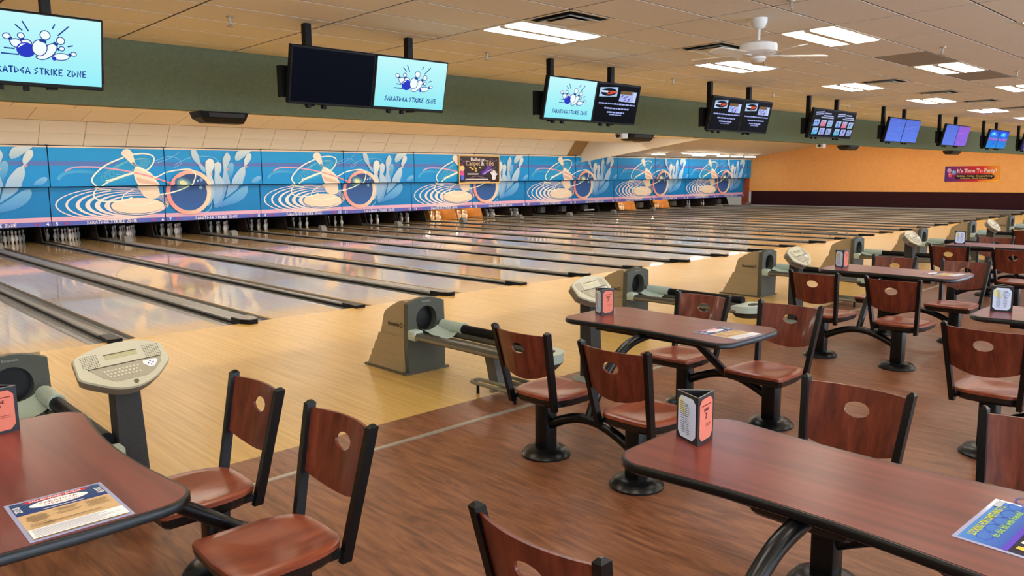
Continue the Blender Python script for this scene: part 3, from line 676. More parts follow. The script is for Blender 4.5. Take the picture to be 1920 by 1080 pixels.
f.text('Birthdays - Holidays - Company Outings', .62, .265, .085, (232, 210, 80), wmax=1.72, bold=.02); f.text('Fundraisers - Family Reunions', .8, .155, .075, (232, 210, 80), wmax=1.3, bold=.02)
f.build('print', PRINT, r, LEFTF, base=.013)

# ------------------------------------------------------------------ overhead monitors
MW, MH = 1.776, .5165
tilt = math.atan2(.113, .503)
def logo(f, x0, y0, w_, h_, fade):
    def c(x, y): return (x0+(x+375)/1567*w_, y0+h_*(1-(y-(45+.118*x))/((865+.058*x)-(45+.118*x))))
    sx = w_/1567; sy = h_/790
    f.rect(x0, y0, x0+w_, y0+h_, (150, 240, 250) if fade else (140, 236, 246), (196, 250, 252), 1)
    BL = (30, 62, 150); WH = (244, 253, 253); t = .011
    def el(x, y, a, b, rot=0):
        f.ell(c(x, y), a*sx, b*sy, BL, rot, n=22); f.ell(c(x, y), a*sx-t*.55, b*sy-t*.55, WH, rot, n=22)
    def pg(q):
        p = spline([c(*v) for v in q+[q[0]]], 4)[:-1]; f.poly(p, WH); f.line(p, t*.6, BL, closed=True)
    pg([(105,385),(180,372),(250,415),(230,460),(170,470),(125,440)]); el(75, 340, 48, 38); f.line([c(95,378), c(135,362)], .016, BL)
    pg([(235,392),(300,378),(355,420),(300,450),(245,430)]); el(234, 336, 44, 38); f.line([c(222,378), c(272,372)], .016, BL)
    f.ell(c(285, 500), 108*sx, 86*sy, (44, 60, 196)); f.poly([c(190,480), c(230,430), c(285,425), c(240,450)], WH)
    pg([(540,440),(620,425),(648,470),(610,545),(530,600),(450,612),(395,580),(480,540)]); el(690, 395, 54, 48); f.line([c(605,415), c(655,448)], .02, BL)
    el(702, 486, 38, 30); f.line([c(650,480), c(672,506)], .014, BL)
    el(690, 580, 105, 46, .1); f.ell(c(608, 600), 26*sx, 24*sy, (44, 60, 196)); el(842, 548, 40, 28); f.line([c(785,540), c(808,575)], .014, BL)
    el(440, 475, 92, 98, -.25); el(508, 330, 64, 58); f.line([c(440,382), c(520,410)], .02, BL)
    for a, b in (((170,205),(250,275)), ((250,165),(320,285)), ((625,205),(595,255)), ((790,230),(655,335)), ((770,462),(835,450)), ((0,535),(200,553)), ((35,472),(155,485))): f.line([c(*a), c(*b)], .009, BL)
    f.strokes('SARATOGA STRIKE ZONE', x0+.125*w_, y0+.13*h_, .075*h_*1.3, .755*w_, BL, .0095)
def promo(f, x0, y0, w_, h_):
    f.rect(x0, y0, x0+w_, y0+h_, (9, 10, 16))
    q = lambda u, v: (x0+u*w_, y0+v*h_)
    f.poly([q(.05,.66),q(.46,.70),q(.46,.95),q(.05,.90)], (176, 204, 240)); f.ell(q(.26,.80), .185*w_, .105*h_, (16, 18, 34), .06)
    f.rect(x0+.08*w_, y0+.78*h_, x0+.24*w_, y0+.83*h_, (206, 220, 246)); f.poly([q(.22,.82),q(.44,.84),q(.42,.79),q(.28,.75),q(.40,.76),q(.20,.73),q(.30,.79)], (226, 84, 50))
    f.poly([q(.52,.58),q(.92,.57),q(.93,.86),q(.54,.86)], (176, 190, 240)); f.poly([q(.53,.77),q(.82,.77),q(.82,.87),q(.54,.86)], (120, 92, 60)); f.rect(x0+.86*w_, y0+.58*h_, x0+.92*w_, y0+.84*h_, (196, 214, 244))
    for a, b in ((.58,.72),(.64,.68),(.7,.72),(.76,.66),(.66,.62),(.75,.61)): f.ell(q(a, b), .035*w_, .022*h_, (120, 110, 190), .5)
    for k, (a, b, v, hh) in enumerate(((.06,.92,.48,.042), (.2,.78,.36,.042), (.27,.68,.255,.042), (.33,.62,.20,.026))):
        n_ = int((b-a)/.022)      # small lettering seen from far: word-like strokes
        x = a
        while x < b:
            l = random.uniform(.03, .09); f.rect(x0+x*w_, y0+v*h_, x0+min(x+l, b)*w_, y0+(v+hh*random.uniform(.8, 1))*h_, (172, 182, 240)); x += l+.012
def menu(f, x0, y0, w_, h_):
    f.rect(x0, y0, x0+w_, y0+h_, (8, 9, 14)); q = lambda u, v: (x0+u*w_, y0+v*h_)
    for a, b, v in ((.08,.45,.86), (.08,.45,.79), (.5,.8,.86), (.45,.92,.77), (.36,.95,.70)): f.poly([q(a,v),q(b,v+(.05 if a < .1 else 0)),q(b,v+.045+(.05 if a < .1 else 0)),q(a,v+.045)], (176, 184, 226))
    cs = [(130,170,236),(214,90,140),(150,190,210),(60,190,220),(160,160,220),(140,150,190)]
    for k in range(6):
        u = .06+.31*(k % 3); v = .38 if k < 3 else .07
        f.poly([q(u,v),q(u+.25,v+.02),q(u+.27,v+.26),q(u+.03,v+.25)], cs[k], (170, 190, 235))
        for _ in range(4): f.ell(q(u+random.uniform(.06,.2), v+random.uniform(.05,.2)), .03*w_, .025*h_, (90, 110, 190) if k != 1 else (240, 120, 90))
def blue(f, x0, y0, w_, h_, c1, c2, kind=0):
    f.rect(x0, y0, x0+w_, y0+h_, c1, c2); q = lambda u, v: (x0+u*w_, y0+v*h_)
    rnd = random.Random(int(x0*100)+kind)
    if kind == 2:
        f.ell(q(.45,.78), .3*w_, .13*h_, (60, 190, 255)); f.ell(q(.45,.8), .1*w_, .05*h_, (160, 240, 255)); f.rect(x0+.05*w_, y0+.48*h_, x0+.95*w_, y0+.58*h_, (150, 120, 220)); f.rect(x0+.05*w_, y0+.44*h_, x0+.95*w_, y0+.48*h_, (200, 70, 140))
    for k in range(16):
        u, v = rnd.uniform(.05, .7), rnd.uniform(.05, .9); l = rnd.uniform(.1, .3)
        f.rect(x0+u*w_, y0+v*h_, x0+min(u+l, .96)*w_, y0+(v+.03)*h_, tuple(min(255, int(a+rnd.uniform(-10, 40))) for a in c2))
def abstract(f, x0, y0, w_, h_):
    f.rect(x0, y0, x0+w_, y0+h_, (26, 26, 90), (50, 50, 130)); f.poly([(x0+.3*w_,y0),(x0+.6*w_,y0),(x0+.8*w_,y0+h_),(x0+.5*w_,y0+h_)], (130, 150, 220)); f.ell((x0+.25*w_, y0+.5*h_), .12*w_, .3*h_, (110, 80, 160))
TVX = [-5.98, -2.676, .603, 4.146, 7.42, 10.85, 14.3, 17.75, 21.2]
KIND = [('logo', 'logo'), ('off', 'logo'), ('logo', 'promo'), ('promo', 'promo'), ('menu', 'menu'), ('blue', 'blue'), ('blue', 'violet'), ('sea', 'sea'), ('abs', 'abs')]
WORD = ['leftmost overhead monitor pair, showing the pin logo, cut by the frame', 'overhead monitor pair with a dark left screen and the pin logo right', 'overhead monitor pair with the pin logo left and a black notice right',
        'overhead monitor pair showing two black notices with orange logos', 'overhead monitor pair showing two black menus of small pictures', 'overhead monitor pair with two light blue score screens',
        'overhead monitor pair with one blue and one violet score screen', 'overhead monitor pair with bright cyan and blue pictures', 'rightmost overhead monitor pair, dark blue, cut by the frame']
for x, kd, wd in zip(TVX, KIND, WORD):
    r = thing('overhead_monitor', wd, 'monitor', (x, -3.255, 2.561), group='overhead monitors')
    r.rotation_euler = (0, 0, 0)
    # local frame tilted forward at the top
    TM = Matrix.Rotation(tilt, 4, 'X')
    for s in (0, 1):
        m = MB(); m.rbox((MW/4+s*MW/2, .03, MH/2), (MW/2-.004, .06, MH), .006); o = m.build('housing', M_dark, r); o.matrix_local = TM
        f = Flat(.0004); b = .022; a0, w_, h_ = s*MW/2+b*.8, MW/2-b*1.6, MH-2*b; k = kd[s]
        if k == 'logo': logo(f, a0, b+.008, w_, h_, x < -5)
        elif k == 'off': f.rect(a0, b, a0+w_, b+h_, (9, 11, 22))
        elif k == 'promo': promo(f, a0, b, w_, h_)
        elif k == 'menu': menu(f, a0, b, w_, h_)
        elif k == 'blue': blue(f, a0, b, w_, h_, (96, 130, 236), (84, 110, 214))
        elif k == 'violet': blue(f, a0, b, w_, h_, (140, 104, 226), (146, 92, 214))
        elif k == 'sea': blue(f, a0, b, w_, h_, (40, 150, 226), (24, 70, 224), 2)
        else: abstract(f, a0, b, w_, h_)
        o = f.build('screen', SCREEN, r, TM @ FRONT, base=.002)
        for xx in (.2, .36): q = MB().bbox(s*MW/2+xx, s*MW/2+xx+.035, .01, .05, -.035, .0).build('sensor', M_dark, r); q.matrix_local = TM
    for u in (.30, 1.46):
        MB().bbox(u-.032, u+.032, .12, .19, -.0, ZC-2.561).build('pole', M_dark, r)
        MB().bbox(u-.03, u+.03, -.02, .13, .16, .24).build('bracket', M_dark, r)
    MB().bbox(-.03, MW+.03, .07, .13, .06, .34).build('back_rail', M_dark, r)

# speakers under the bulkhead
for q, (x, w_) in enumerate(((-6.9, .55), (-2.35, .56), (5.35, .7), (14.35, .7), (22.4, .9))):
    r = thing('bulkhead_speaker', 'black speaker under the green bulkhead, %s from the left' % ORD[q], 'speaker', (x, YB+.08, 2.64), group='bulkhead speakers')
    MB().loft([[(-w_/2, -.1, 0), (w_/2, -.1, 0), (w_/2, .2, 0), (-w_/2, .2, 0)], [(-w_/2+.02, -.08, -.07), (w_/2-.02, -.08, -.07), (w_/2-.02, .18, -.07), (-w_/2+.02, .18, -.07)], [(-w_/2+.09, -.02, -.12), (w_/2-.03, -.02, -.12), (w_/2-.03, .14, -.12), (-w_/2+.09, .14, -.12)]]).build('cabinet', M_dark, r)
    MB().bbox(-w_/2+.1, w_/2-.05, -.105, -.10, -.06, -.015).build('grille', mat('speaker_grille', (52, 52, 50), rough=.8), r)
for q, x in enumerate((4.82, 12.6)):
    r = thing('small_projector', 'small pale lamp under the bulkhead, %s' % ('left of the middle speaker' if q == 0 else 'above the orange wall corner'), 'projector', (x, YB+.05, 2.64))
    MB().rbox((0, 0, -.05), (.16, .18, .09), .01).build('body', M_white, r); MB().lathe([(.03, 0), (.03, .05)], 10, M=Matrix.Translation((-.1, -.02, -.05)) @ Matrix.Rotation(-PI/2, 4, 'Y')).build('lens', M_dark, r)

# ceiling fan
r = thing('ceiling_fan', 'white ceiling fan between the fluorescent panels', 'fan', (.62, -6.02, ZC))
MB().lathe([(.075, 0), (.075, -.03), (.055, -.08), (.03, -.095)], 20).build('canopy', M_white, r, 40)
MB().lathe([(.014, -.09), (.014, -.22)], 10).build('downrod', M_white, r, 40)
MB().lathe([(.04, -.2), (.11, -.212), (.165, -.232), (.17, -.30), (.14, -.33), (.08, -.345)], 24).build('motor_housing', M_white, r, 40)
MB().lathe([(.07, -.34), (.072, -.362), (.045, -.39), (.02, -.396)], 18).build('switch_cup', M_white, r, 40)
for k in range(5):
    a = 2*PI*k/5+.5; b = child('blade', None, r) if False else None
    m = MB(); m.prism([(.2, -.05), (.24, -.062), (.60, -.07), (.63, -.05), (.63, .05), (.60, .07), (.24, .062), (.2, .05)], -.004, .004, Matrix.Rotation(a, 4, 'Z') @ Matrix.Translation((0, 0, -.335)) @ Matrix.Rotation(.2, 4, 'X'))
    bl = m.build('blade', mat('fan_blade', (222, 214, 196), rough=.5), r)
    MB().box((.17*math.cos(a), .17*math.sin(a), -.335), (.12, .03, .008), a).build('blade_arm', M_white, bl)
#PART3
# ------------------------------------------------------------------ ball returns
def make_ball_return():
    r = thing('ball_return', 'x', 'ball return')
    # hood: side profile (y,z), tapering to the lane side; local y=0 at the front face, +y towards the lanes
    def section(hw, inset):
        return None
    side = [(0, 0), (0, .66), (.02, .705), (.10, .71), (.22, .66), (.34, .60), (.395, .575), (.42, .50), (.45, .36), (.61, 0)]
    m = MB(); hw = .205
    prof = [(0.012, .02), (0.012, .69), (.06, .716), (.14, .705), (.28, .645), (.385, .585), (.41, .55), (.455, .36), (.59, .02)]
    nP = len(prof); rows = [(-hw+(0 if z < .5 else .012), y, z) for y, z in prof]+[(hw-(0 if z < .5 else .012), y, z) for y, z in prof]
    m.add(rows, [(i, i+1, nP+i+1, nP+i) for i in range(1, nP-1)]+[tuple(range(nP))[::-1], tuple(range(nP, 2*nP))])
    m.build('hood', M_hood, r)
    # lower stepped skirt with ridges
    m = MB()
    for k, (za, zb, g) in enumerate(((.27, .36, .018), (.18, .27, .028), (.10, .18, .037), (.022, .10, .045))):
        ya = .455+(.36-zb)*.40; yb = .455+(.36-za)*.40
        m.loft([[(-hw-g, .03, za), (hw+g, .03, za), (hw+g, yb+g, za), (-hw-g, yb+g, za)], [(-hw-g+.004, .03, zb), (hw+g-.004, .03, zb), (hw+g-.004, ya+g, zb), (-hw-g+.004, ya+g, zb)]])
    m.build('skirt', M_hood, r)
    # front face (arched top) with round chute
    m = MB(); n = 28; cz = .525; R1 = .125
    top = [(-hw-.012, .69)]+[(-hw-.012+(2*hw+.024)*k/8, .69+.05*math.sin(PI*k/8)) for k in range(1, 8)]+[(hw+.012, .69)]
    outl = [(hw+.012, .02), (hw+.025, .30), (hw+.012, .69)]+top[::-1][1:-1]+[(-hw-.012, .69), (-hw-.025, .30), (-hw-.012, .02)]
    # ring of quads between outline and hole
    def onout(a):
        d = Vector((math.cos(a), math.sin(a))); best = None
        P_ = outl
        for i in range(len(P_)):
            p = Vector(P_[i])-Vector((0, cz)); q = Vector(P_[(i+1) % len(P_)])-Vector((0, cz)); e = q-p
            den = d.x*(-e.y)+e.x*d.y
            if abs(den) < 1e-9: continue
            t = (p.x*(-e.y)+e.x*p.y)/den; u = (d.x*p.y-d.y*p.x)/den
            if t > 0 and -1e-6 <= u <= 1+1e-6 and (best is None or t < best): best = t
        return d*best
    ang = sorted({2*PI*k/n for k in range(n)} | {math.atan2(p[1]-cz, p[0]) % (2*PI) for p in outl})
    vs = []; fs = []; K = len(ang)
    for a in ang:
        o_ = onout(a); vs += [(o_.x, -.035, cz+o_.y), (R1*math.cos(a), -.035, cz+R1*1.05*math.sin(a)), (o_.x, .03, cz+o_.y), (R1*math.cos(a), .05, cz+R1*1.05*math.sin(a))]
    for i in range(K):
        j = (i+1) % K; fs += [(4*i, 4*j, 4*j+1, 4*i+1), (4*i+1, 4*j+1, 4*j+3, 4*i+3), (4*j, 4*i, 4*i+2, 4*j+2)]
    m.add(vs, fs); fo = m.build('front_panel', M_hoodf, r)
    m = MB(); m.loft([[(R1*math.cos(2*PI*k/n), .045, cz+R1*1.05*math.sin(2*PI*k/n)) for k in range(n)], [(R1*.8*math.cos(2*PI*k/n), .3, cz+R1*.9*math.sin(2*PI*k/n)) for k in range(n)]])
    m.build('chute', M_hole, fo)
    f = Flat(.0008); f.text('Brunswick', 0, .695, .017, (150, 152, 146), 'CENTER', wmax=.10, bold=.02); f.build('badge', PRINT, fo, Matrix.Translation((0, -.036, 0)) @ FRONT)
    MB().bbox(-hw-.06, hw+.06, -.04, .68, 0, .022).build('base_plate', mat('base_plate', (82, 76, 64), rough=.5), r)
    f = Flat(.0008); f.text('Brunswick', -.30, .455, .038, (46, 38, 30), wmax=.19, bold=.04); f.ring((-.085, .472), .016, .02, .008, (60, 50, 40)); f.build('side_badge', PRINT, r, Matrix.Translation((-hw-.003, .015, 0)) @ LEFTF @ Matrix.Translation((0, 0, 0)))
    f = Flat(.0008); f.text('Brunswick', .10, .455, .038, (46, 38, 30), wmax=.19, bold=.04); f.build('side_badge', PRINT, r, Matrix.Translation((hw+.003, .015, 0)) @ Matrix(((0,0,1,0),(1,0,0,0),(0,1,0,0),(0,0,0,1))))
    # rack: two side rails, inner troughs, pale cups at both ends
    y0, y1 = -.04, -1.55
    for s in (-1, 1):
        m = MB(); a = s*.17
        q = [(a-.045, .36), (a-.05, .385), (a-.03, .42), (a+.03, .42), (a+.05, .385), (a+.045, .36)]
        m.loft([[(x, y0, z) for x, z in q][::-1], [(x, y1, z) for x, z in q][::-1]]); ra = m.build('side_rail', M_rack, r)
        MB().bbox(a-.052 if s < 0 else a+.046, a-.046 if s < 0 else a+.052, y1, y0-.08, .372, .392).build('bumper_strip', mat('rack_strip', (118, 106, 84), rough=.4), ra)
        MB().rbox((a, y0-.035, .395), (.115, .12, .10), .02, seg=2).build('rail_cap', M_pale, ra, 40)
    for s in (-.06, .06):
        MB().bbox(s-.035, s+.035, y1, y0, .352, .366).build('trough', mat('rack_trough', (96, 94, 80), rough=.35), r)
    # pale ball ramp by the hood
    m = MB(); rows = []
    for k in range(7):
        y = -.05-.05*k; rows.append([(-.10+.032*i, y, .372+.04*abs((i-3.5)/3.5)**2+.045*max(0, 1-k/4.)) for i in range(8)])
    m.loft(rows, cap=False, closed=False); m.build('ball_ramp', M_pale, r, 60)
    # right-hand dark cushion roll
    MB().tube([(.17, -.38, .445), (.17, -1.42, .445)], .048, 12).build('cushion_roll', M_dark, r, 50)
    MB().tube([(.17, -.08, .45), (.17, -.4, .45)], .058, 12).build('roll_sleeve', M_pale, r, 50)
    # rounded far end with hand dryer grille
    m = MB(); out = [(.215*math.cos(-PI*k/14), y1-.02+.20*math.sin(-PI*k/14)) for k in range(15)]+[(-.215, y1+.06), (.215, y1+.06)]
    m.prism(out, .365, .44); en = m.build('end_tray', M_pale, r, 30)
    MB().prism([(.09*math.cos(2*PI*k/16)+.03, y1-.08+.05*math.sin(2*PI*k/16)) for k in range(16)], .44, .444).build('dryer_grille', M_dark, en)
    MB().lathe([(.14, .30), (.2, .365)], 18, (0, y1-.03, 0)).build('end_tray_bowl', M_rack, en, 40)
    # leg and lower ball shelf of bent tubes
    MB().loft([[(-.05, -.92, .36), (.05, -.92, .36), (.05, -1.04, .36), (-.05, -1.04, .36)], [(-.05, -1.0, .08), (.05, -1.0, .08), (.05, -1.12, .08), (-.05, -1.12, .08)]]).build('leg', mat('rack_leg', (88, 86, 78), rough=.5), r)
    for s in (-1, 1):
        a = s*.12
        pth = [(a-.055, -1.52, .09)]+[(a-.055, -.95, .09)]+[(a-.055*math.cos(PI*k/6), -.92+.05*math.sin(PI*k/6), .09) for k in range(1, 6)]+[(a+.055, -.95, .09), (a+.055, -1.52, .09)]
        MB().tube(pth, .017, 8).build('shelf_tube', M_tubes, r, 50)
    MB().bbox(-.19, .19, -1.2, -1.16, .05, .08).build('shelf_bar', M_tubes, r)
    for x in (-.17, .17):
        for y in (-.98, -1.45): MB().lathe([(.014, 0), (.014, .09)], 8, (x, y, 0)).build('foot', M_dark, r)
    return r
br = make_ball_return()
for k in range(-1, 8):
    o = br if k == -1 else copy_tree(br)
    n = 3+2*k; o.location = (-1.625+k*PR-(.10 if k < 0 else 0), -3.80, 0)
    o['label'] = 'taupe ball return with dark chute and rack serving lanes %s and %s' % (NW[n], NW[n+1]); o['group'] = 'ball returns'

# ------------------------------------------------------------------ scoring consoles
def make_console():
    r = thing('scoring_console', 'x', 'console')
    MB().lathe([(.17, 0), (.17, .02), (.13, .04), (.06, .05)], 24).build('base', mat('console_base', (112, 116, 104), rough=.5), r, 40)
    MB().loft([[(-.065, -.07, .03), (.09, -.07, .03), (.09, .07, .03), (-.065, .07, .03)], [(-.065, -.045, .80), (.065, -.045, .80), (.065, .075, .80), (-.065, .075, .80)]]).build('column', M_col, r)
    # head: outline in its own plane, tilted back
    O = spline([(-.245,.055),(-.23,.085),(-.12,.125),(0,.14),(.12,.125),(.215,.09),(.235,.065)], 3)+[(.245,-.03)]+spline([(.235,-.05),(.15,-.125),(.06,-.165),(-.02,-.17),(-.10,-.15),(-.225,-.075)], 3)+[(-.25,-.05)]
    O = O[::-1]
    HM = Matrix.Translation((0, -.02, .87)) @ Matrix.Rotation(math.radians(46), 4, 'X') @ Matrix.Rotation(math.radians(4), 4, 'Z')
    m = MB(); m.prism([(x*.93, y*.93) for x, y in O], -.075, -.02, HM, cap=True); m.build('head_back', M_conss, r)
    m = MB(); m.loft([[HM @ Vector((x, y, -.022)) for x, y in O], [HM @ Vector((x, y, .0)) for x, y in O]], cap=False); m.build('head_side', M_conss, r)
    m = MB(); m.loft([[HM @ Vector((x, y, 0)) for x, y in O], [HM @ Vector((x*.975, y*.97, .012)) for x, y in O]]); fp = m.build('face_plate', M_cons, r)
    KP = [(-.185,-.012),(.195,-.012),(.19,-.045),(.14,-.09),(.09,-.115),(-.075,-.115),(-.135,-.075)]
    MB().prism(KP, .0125, .0145, HM).build('keypad', M_consk, fp)
    MB().bbox(-.19, .2, -.012, -.006, .0125, .0155).build('slot_line', mat('console_line', (62, 54, 40), rough=.6), fp).matrix_local = HM
    MB().bbox(-.085, .085, .035, .062, .0125, .014).build('display', mat('lcd', (176, 168, 126), rough=.25), fp).matrix_local = HM
    MB().bbox(-.088, .088, .062, .066, .0125, .016).build('display_shade', mat('console_line'), fp).matrix_local = HM
    d = MB(); 
    for s in (-1, 1):
        for i in range(8):
            for j in range(8):
                x = s*.165+(i-3.5)*.0115; y = .048+(j-3.5)*.0105-abs(x)*.05; d.box((x, y, .0128), (.006, .0035, .001))
    d.build('speaker_holes', mat('console_hole', (74, 66, 48), rough=.7), fp, kind='stuff').matrix_local = HM
    kk = MB()
    for j in range(3):
        for i in range(10-(j > 0)): kk.lathe([(.0075, .0145), (.006, .0185)], 8, (-.125+i*.0195+j*.010+.008, -.042-j*.0195, 0))
    kk.build('keys', mat('console_key', (198, 190, 164), rough=.4), fp, kind='stuff').matrix_local = HM
    MB().prism([(.095,-.022),(.165,-.022),(.172,-.035),(.145,-.068),(.118,-.068),(.09,-.038)], .0145, .0165, HM).build('arrow_pad', M_white, fp)
    a = MB()
    for x, y in ((.131,-.032),(.131,-.056),(.118,-.044),(.144,-.044)): a.box((x, y, .0172), (.008, .008, .001), PI/4)
    a.build('arrow_keys', mat('arrow_blue', (50, 64, 140), rough=.4), fp).matrix_local = HM
    MB().lathe([(.013, .0125), (.012, .018)], 14, (.02, -.138, 0)).build('lock', mat('lock_metal', (120, 112, 84), rough=.3, metal=.5), fp).matrix_local = HM
    return r
cs = make_console()
for k, x in enumerate((-4.80, -.77, 3.25, 7.15, 11.5)):
    o = cs if k == 0 else copy_tree(cs); o.location = (x, -5.2, 0)
    o['label'] = ['beige keypad console on a dark column by the left-edge table', 'beige keypad console behind the second lane-side table', 'beige keypad console behind the third lane-side table', 'beige keypad console just left of the fourth lane-side table', 'beige keypad console at far right by the last visible ball return'][k]
    o['group'] = 'scoring consoles'

# ------------------------------------------------------------------ tables
TZ = .852
def table_outline(off=0):
    pts = []; hw, hl = .365+off, .715+off
    def arc(cx, cy, r_, a0, a1, n=7): return [(cx+r_*math.cos(a0+(a1-a0)*k/n), cy+r_*math.sin(a0+(a1-a0)*k/n)) for k in range(n+1)]
    rr = .13+off
    pts += arc(hw-rr, hl-rr-.01, rr, 0, PI/2)+[(0, hl)]+arc(-hw+rr, hl-rr-.01, rr, PI/2, PI)
    pts += [(-hw+.045*math.sin(PI*k/10), (hl-rr)*(1-2*k/10)) for k in range(1, 10)]
    pts += arc(-hw+rr, -hl+rr+.01, rr, PI, 1.5*PI)+[(0, -hl)]+arc(hw-rr, -hl+rr+.01, rr, 1.5*PI, 2*PI)
    pts += [(hw-.045*math.sin(PI*k/10), -(hl-rr)*(1-2*k/10)) for k in range(1, 10)]
    return pts
def make_table():
    r = thing('fixed_table', 'x', 'table')
    O = table_outline(); I = table_outline(-.014)
    MB().prism(I, TZ-.03, TZ).build('tabletop', M_table, r)
    m = MB(); B = table_outline(-.012)
    m.loft([[(x, y, TZ-.038) for x, y in B], [(x, y, TZ-.030) for x, y in O], [(x, y, TZ-.010) for x, y in O], [(x, y, TZ-.001) for x, y in table_outline(-.006)], [(x, y, TZ-.001) for x, y in table_outline(-.016)]], cap=False)
    m.build('edge_band', M_black, r, 50)
    MB().prism(table_outline(-.02), TZ-.038, TZ-.0305).build('underside', M_black, r)
    MB().bbox(-.24, .24, -.45, .45, TZ-.075, TZ-.038).build('mounting_plate', M_black, r)
    for s in (-1, 1):
        # arched link between the two chair pedestals of this side
        x = s*.83
        MB().tube([(x, -.385+.77*k/14, .20+.13*math.sin(PI*k/14)) for k in range(15)], .034, 8).build('arch', M_black, r, 50)
        q = spline([(x, 0, .33), (s*.74, 0, .50), (s*.60, 0, .66), (s*.42, 0, .765), (s*.2, 0, TZ-.055)], 5) if s < 0 else [(x, 0, .33), (s*.2, 0, TZ-.06)]
        MB().tube(q, .032, 8).build('support_leg', M_black, r, 50)
    return r
tb = make_table()
RA, RB = -6.64, -8.745
TABLES = [('left-edge table', -5.58, RA), ('second lane-side table', -1.635, RA), ('third lane-side table', 2.525, RA), ('fourth lane-side table', 6.6, RA), ('fifth lane-side table', 10.68, RA), ('foreground right table', -3.63, RB), ('right-edge table', .47, RB), ('hidden back-row table', 4.55, RB)]
TLAB = ['dark mahogany table at the left edge with a laminated flyer', 'mahogany table with black edge in the middle, second along the lanes', 'mahogany table with black edge, third along the lanes', 'mahogany table with menu stand, fourth along the lanes, far right', 'distant mahogany table, fifth along the lanes at the right edge', 'large mahogany table in the right foreground', 'mahogany table cut by the right edge behind the foreground table', 'distant mahogany table in the second row, mostly hidden']
# ------------------------------------------------------------------ chairs (face +x, origin under the pedestal)
def make_chair():
    r = thing('swivel_chair', 'x', 'chair')
    MB().lathe([(.168, 0), (.168, .012), (.14, .045), (.085, .058)], 28).build('pedestal_base', M_black, r, 40)
    MB().rbox((0, 0, .21), (.115, .115, .35), .02, seg=2).build('pedestal', M_black, r, 40)
    MB().rbox((.06, 0, .378), (.26, .26, .02), .006).build('seat_plate', M_black, r)
    # seat outline: straight front edge, round back
    fx, bx, hw = .32, -.145, .235
    O = [(fx, -hw+.02), (fx+.012, 0), (fx, hw-.02), (fx-.02, hw)]+[(.09-(.09-bx)*math.sin(PI/2*k/9), hw*math.cos(PI/2*k/9)**.42) for k in range(0, 9)]+[(bx, 0)]
    O += [(x, -y) for x, y in O[4:-1]][::-1]+[(fx-.02, -hw)]
    def off(d): 
        cx = .09; return [(cx+(x-cx)*(1-d/.22), y*(1-d/.22)) for x, y in O]
    m = MB(); rings = [[(x, y, .380) for x, y in off(.022)], [(x, y, .398) for x, y in off(.006)], [(x, y, .432) for x, y in off(0)]]
    m.loft(rings, cap=True); m.build('seat_edge', M_edge, r)
    m = MB(); rings = [[(x, y, .432) for x, y in off(0)], [(x, y, .450) for x, y in off(.001)], [(x, y, .454) for x, y in off(.008)]]
    for t, dz in ((.05, .453), (.10, .447), (.15, .441), (.20, .438)): rings.append([(x, y, dz) for x, y in off(t)])
    m.loft(rings, cap=True); m.build('seat', M_seat, r, 35)
    # posts
    def post_pt(z, s): t = (z-.36)/(.905-.36); return Vector((-.122-.118*t, s*(.195+.048*t), z))
    for s in (-1, 1):
        m = MB(); rings = []
        for z in (.365, .905):
            p = post_pt(z, s); rings.append([(p.x+a, p.y+b, z) for a, b in ((-.022,-.016),(.022,-.016),(.022,.016),(-.022,.016))])
        p = post_pt(.918, s); rings.append([(p.x+a*.3, p.y+b*.3, .918) for a, b in ((-.022,-.016),(.022,-.016),(.022,.016),(-.022,.016))])
        m.loft(rings); po = m.build('back_post', M_black, r)
        MB().box((-.085, s*.185, .402), (.09, .03, .026)).build('post_foot', M_black, po)
    # curved wooden back with an oval hole
    za, zb, th = .575, .888, .012; nu = 24; hz, hy, hzz = .785, .060, .036
    def bp(y, z, d): 
        t = (z-.36)/(.905-.36); c = .045*(1-(y/.232)**2); return Vector((-.122-.118*t-c+d, y*(.195+.048*t-.008)/.228, z))
    def bot(y): return za+.06*0+.05*(abs(y)/.232)**2
    ang = [2*PI*k/32 for k in range(32)]
    # rays from the hole centre to the outline
    def outer(a):
        dy, dz = math.cos(a), math.sin(a); t = 10
        if dy: t = min(t, .228/abs(dy))
        if dz > 0: t = min(t, (zb-hz)/dz)
        if dz < 0:
            lo, hi = 0, t
            f_ = lambda q: hz+q*dz-bot(q*dy)
            if f_(t) < 0:
                for _ in range(40):
                    mid = (lo+hi)/2
                    if f_(mid) > 0: lo = mid
                    else: hi = mid
                t = lo
        return t*dy, hz+t*dz
    extra = [math.atan2(zb-hz, .228), PI-math.atan2(zb-hz, .228), -math.atan2(hz-bot(.228), .228), PI+math.atan2(hz-bot(.228), .228)]
    ang = sorted({round(a % (2*PI), 6) for a in ang+extra}); K = len(ang); NL = 5
    m = MB(); vs = []; fs = []
    for side in (0, 1):
        for a in ang:
            oy, oz = outer(a); iy, iz = hy*math.cos(a), hz+hzz*math.sin(a)
            for l in range(NL): t = l/(NL-1); vs.append(bp(iy+(oy-iy)*t, iz+(oz-iz)*t, th/2 if side else -th/2))
    B = K*NL
    for i in range(K):
        j = (i+1) % K
        for l in range(NL-1):
            q = (i*NL+l, i*NL+l+1, j*NL+l+1, j*NL+l); fs.append(q); fs.append(tuple(B+v for v in q[::-1]))
        fs.append((i*NL, j*NL, B+j*NL, B+i*NL)); fs.append((i*NL+NL-1, B+i*NL+NL-1, B+j*NL+NL-1, j*NL+NL-1))
    m.add(vs, fs); m.build('backrest', M_back, r, 40)
    return r
chair = make_chair(); nch = 0
SIDE = {-1: "viewer's side", 1: 'far side'}
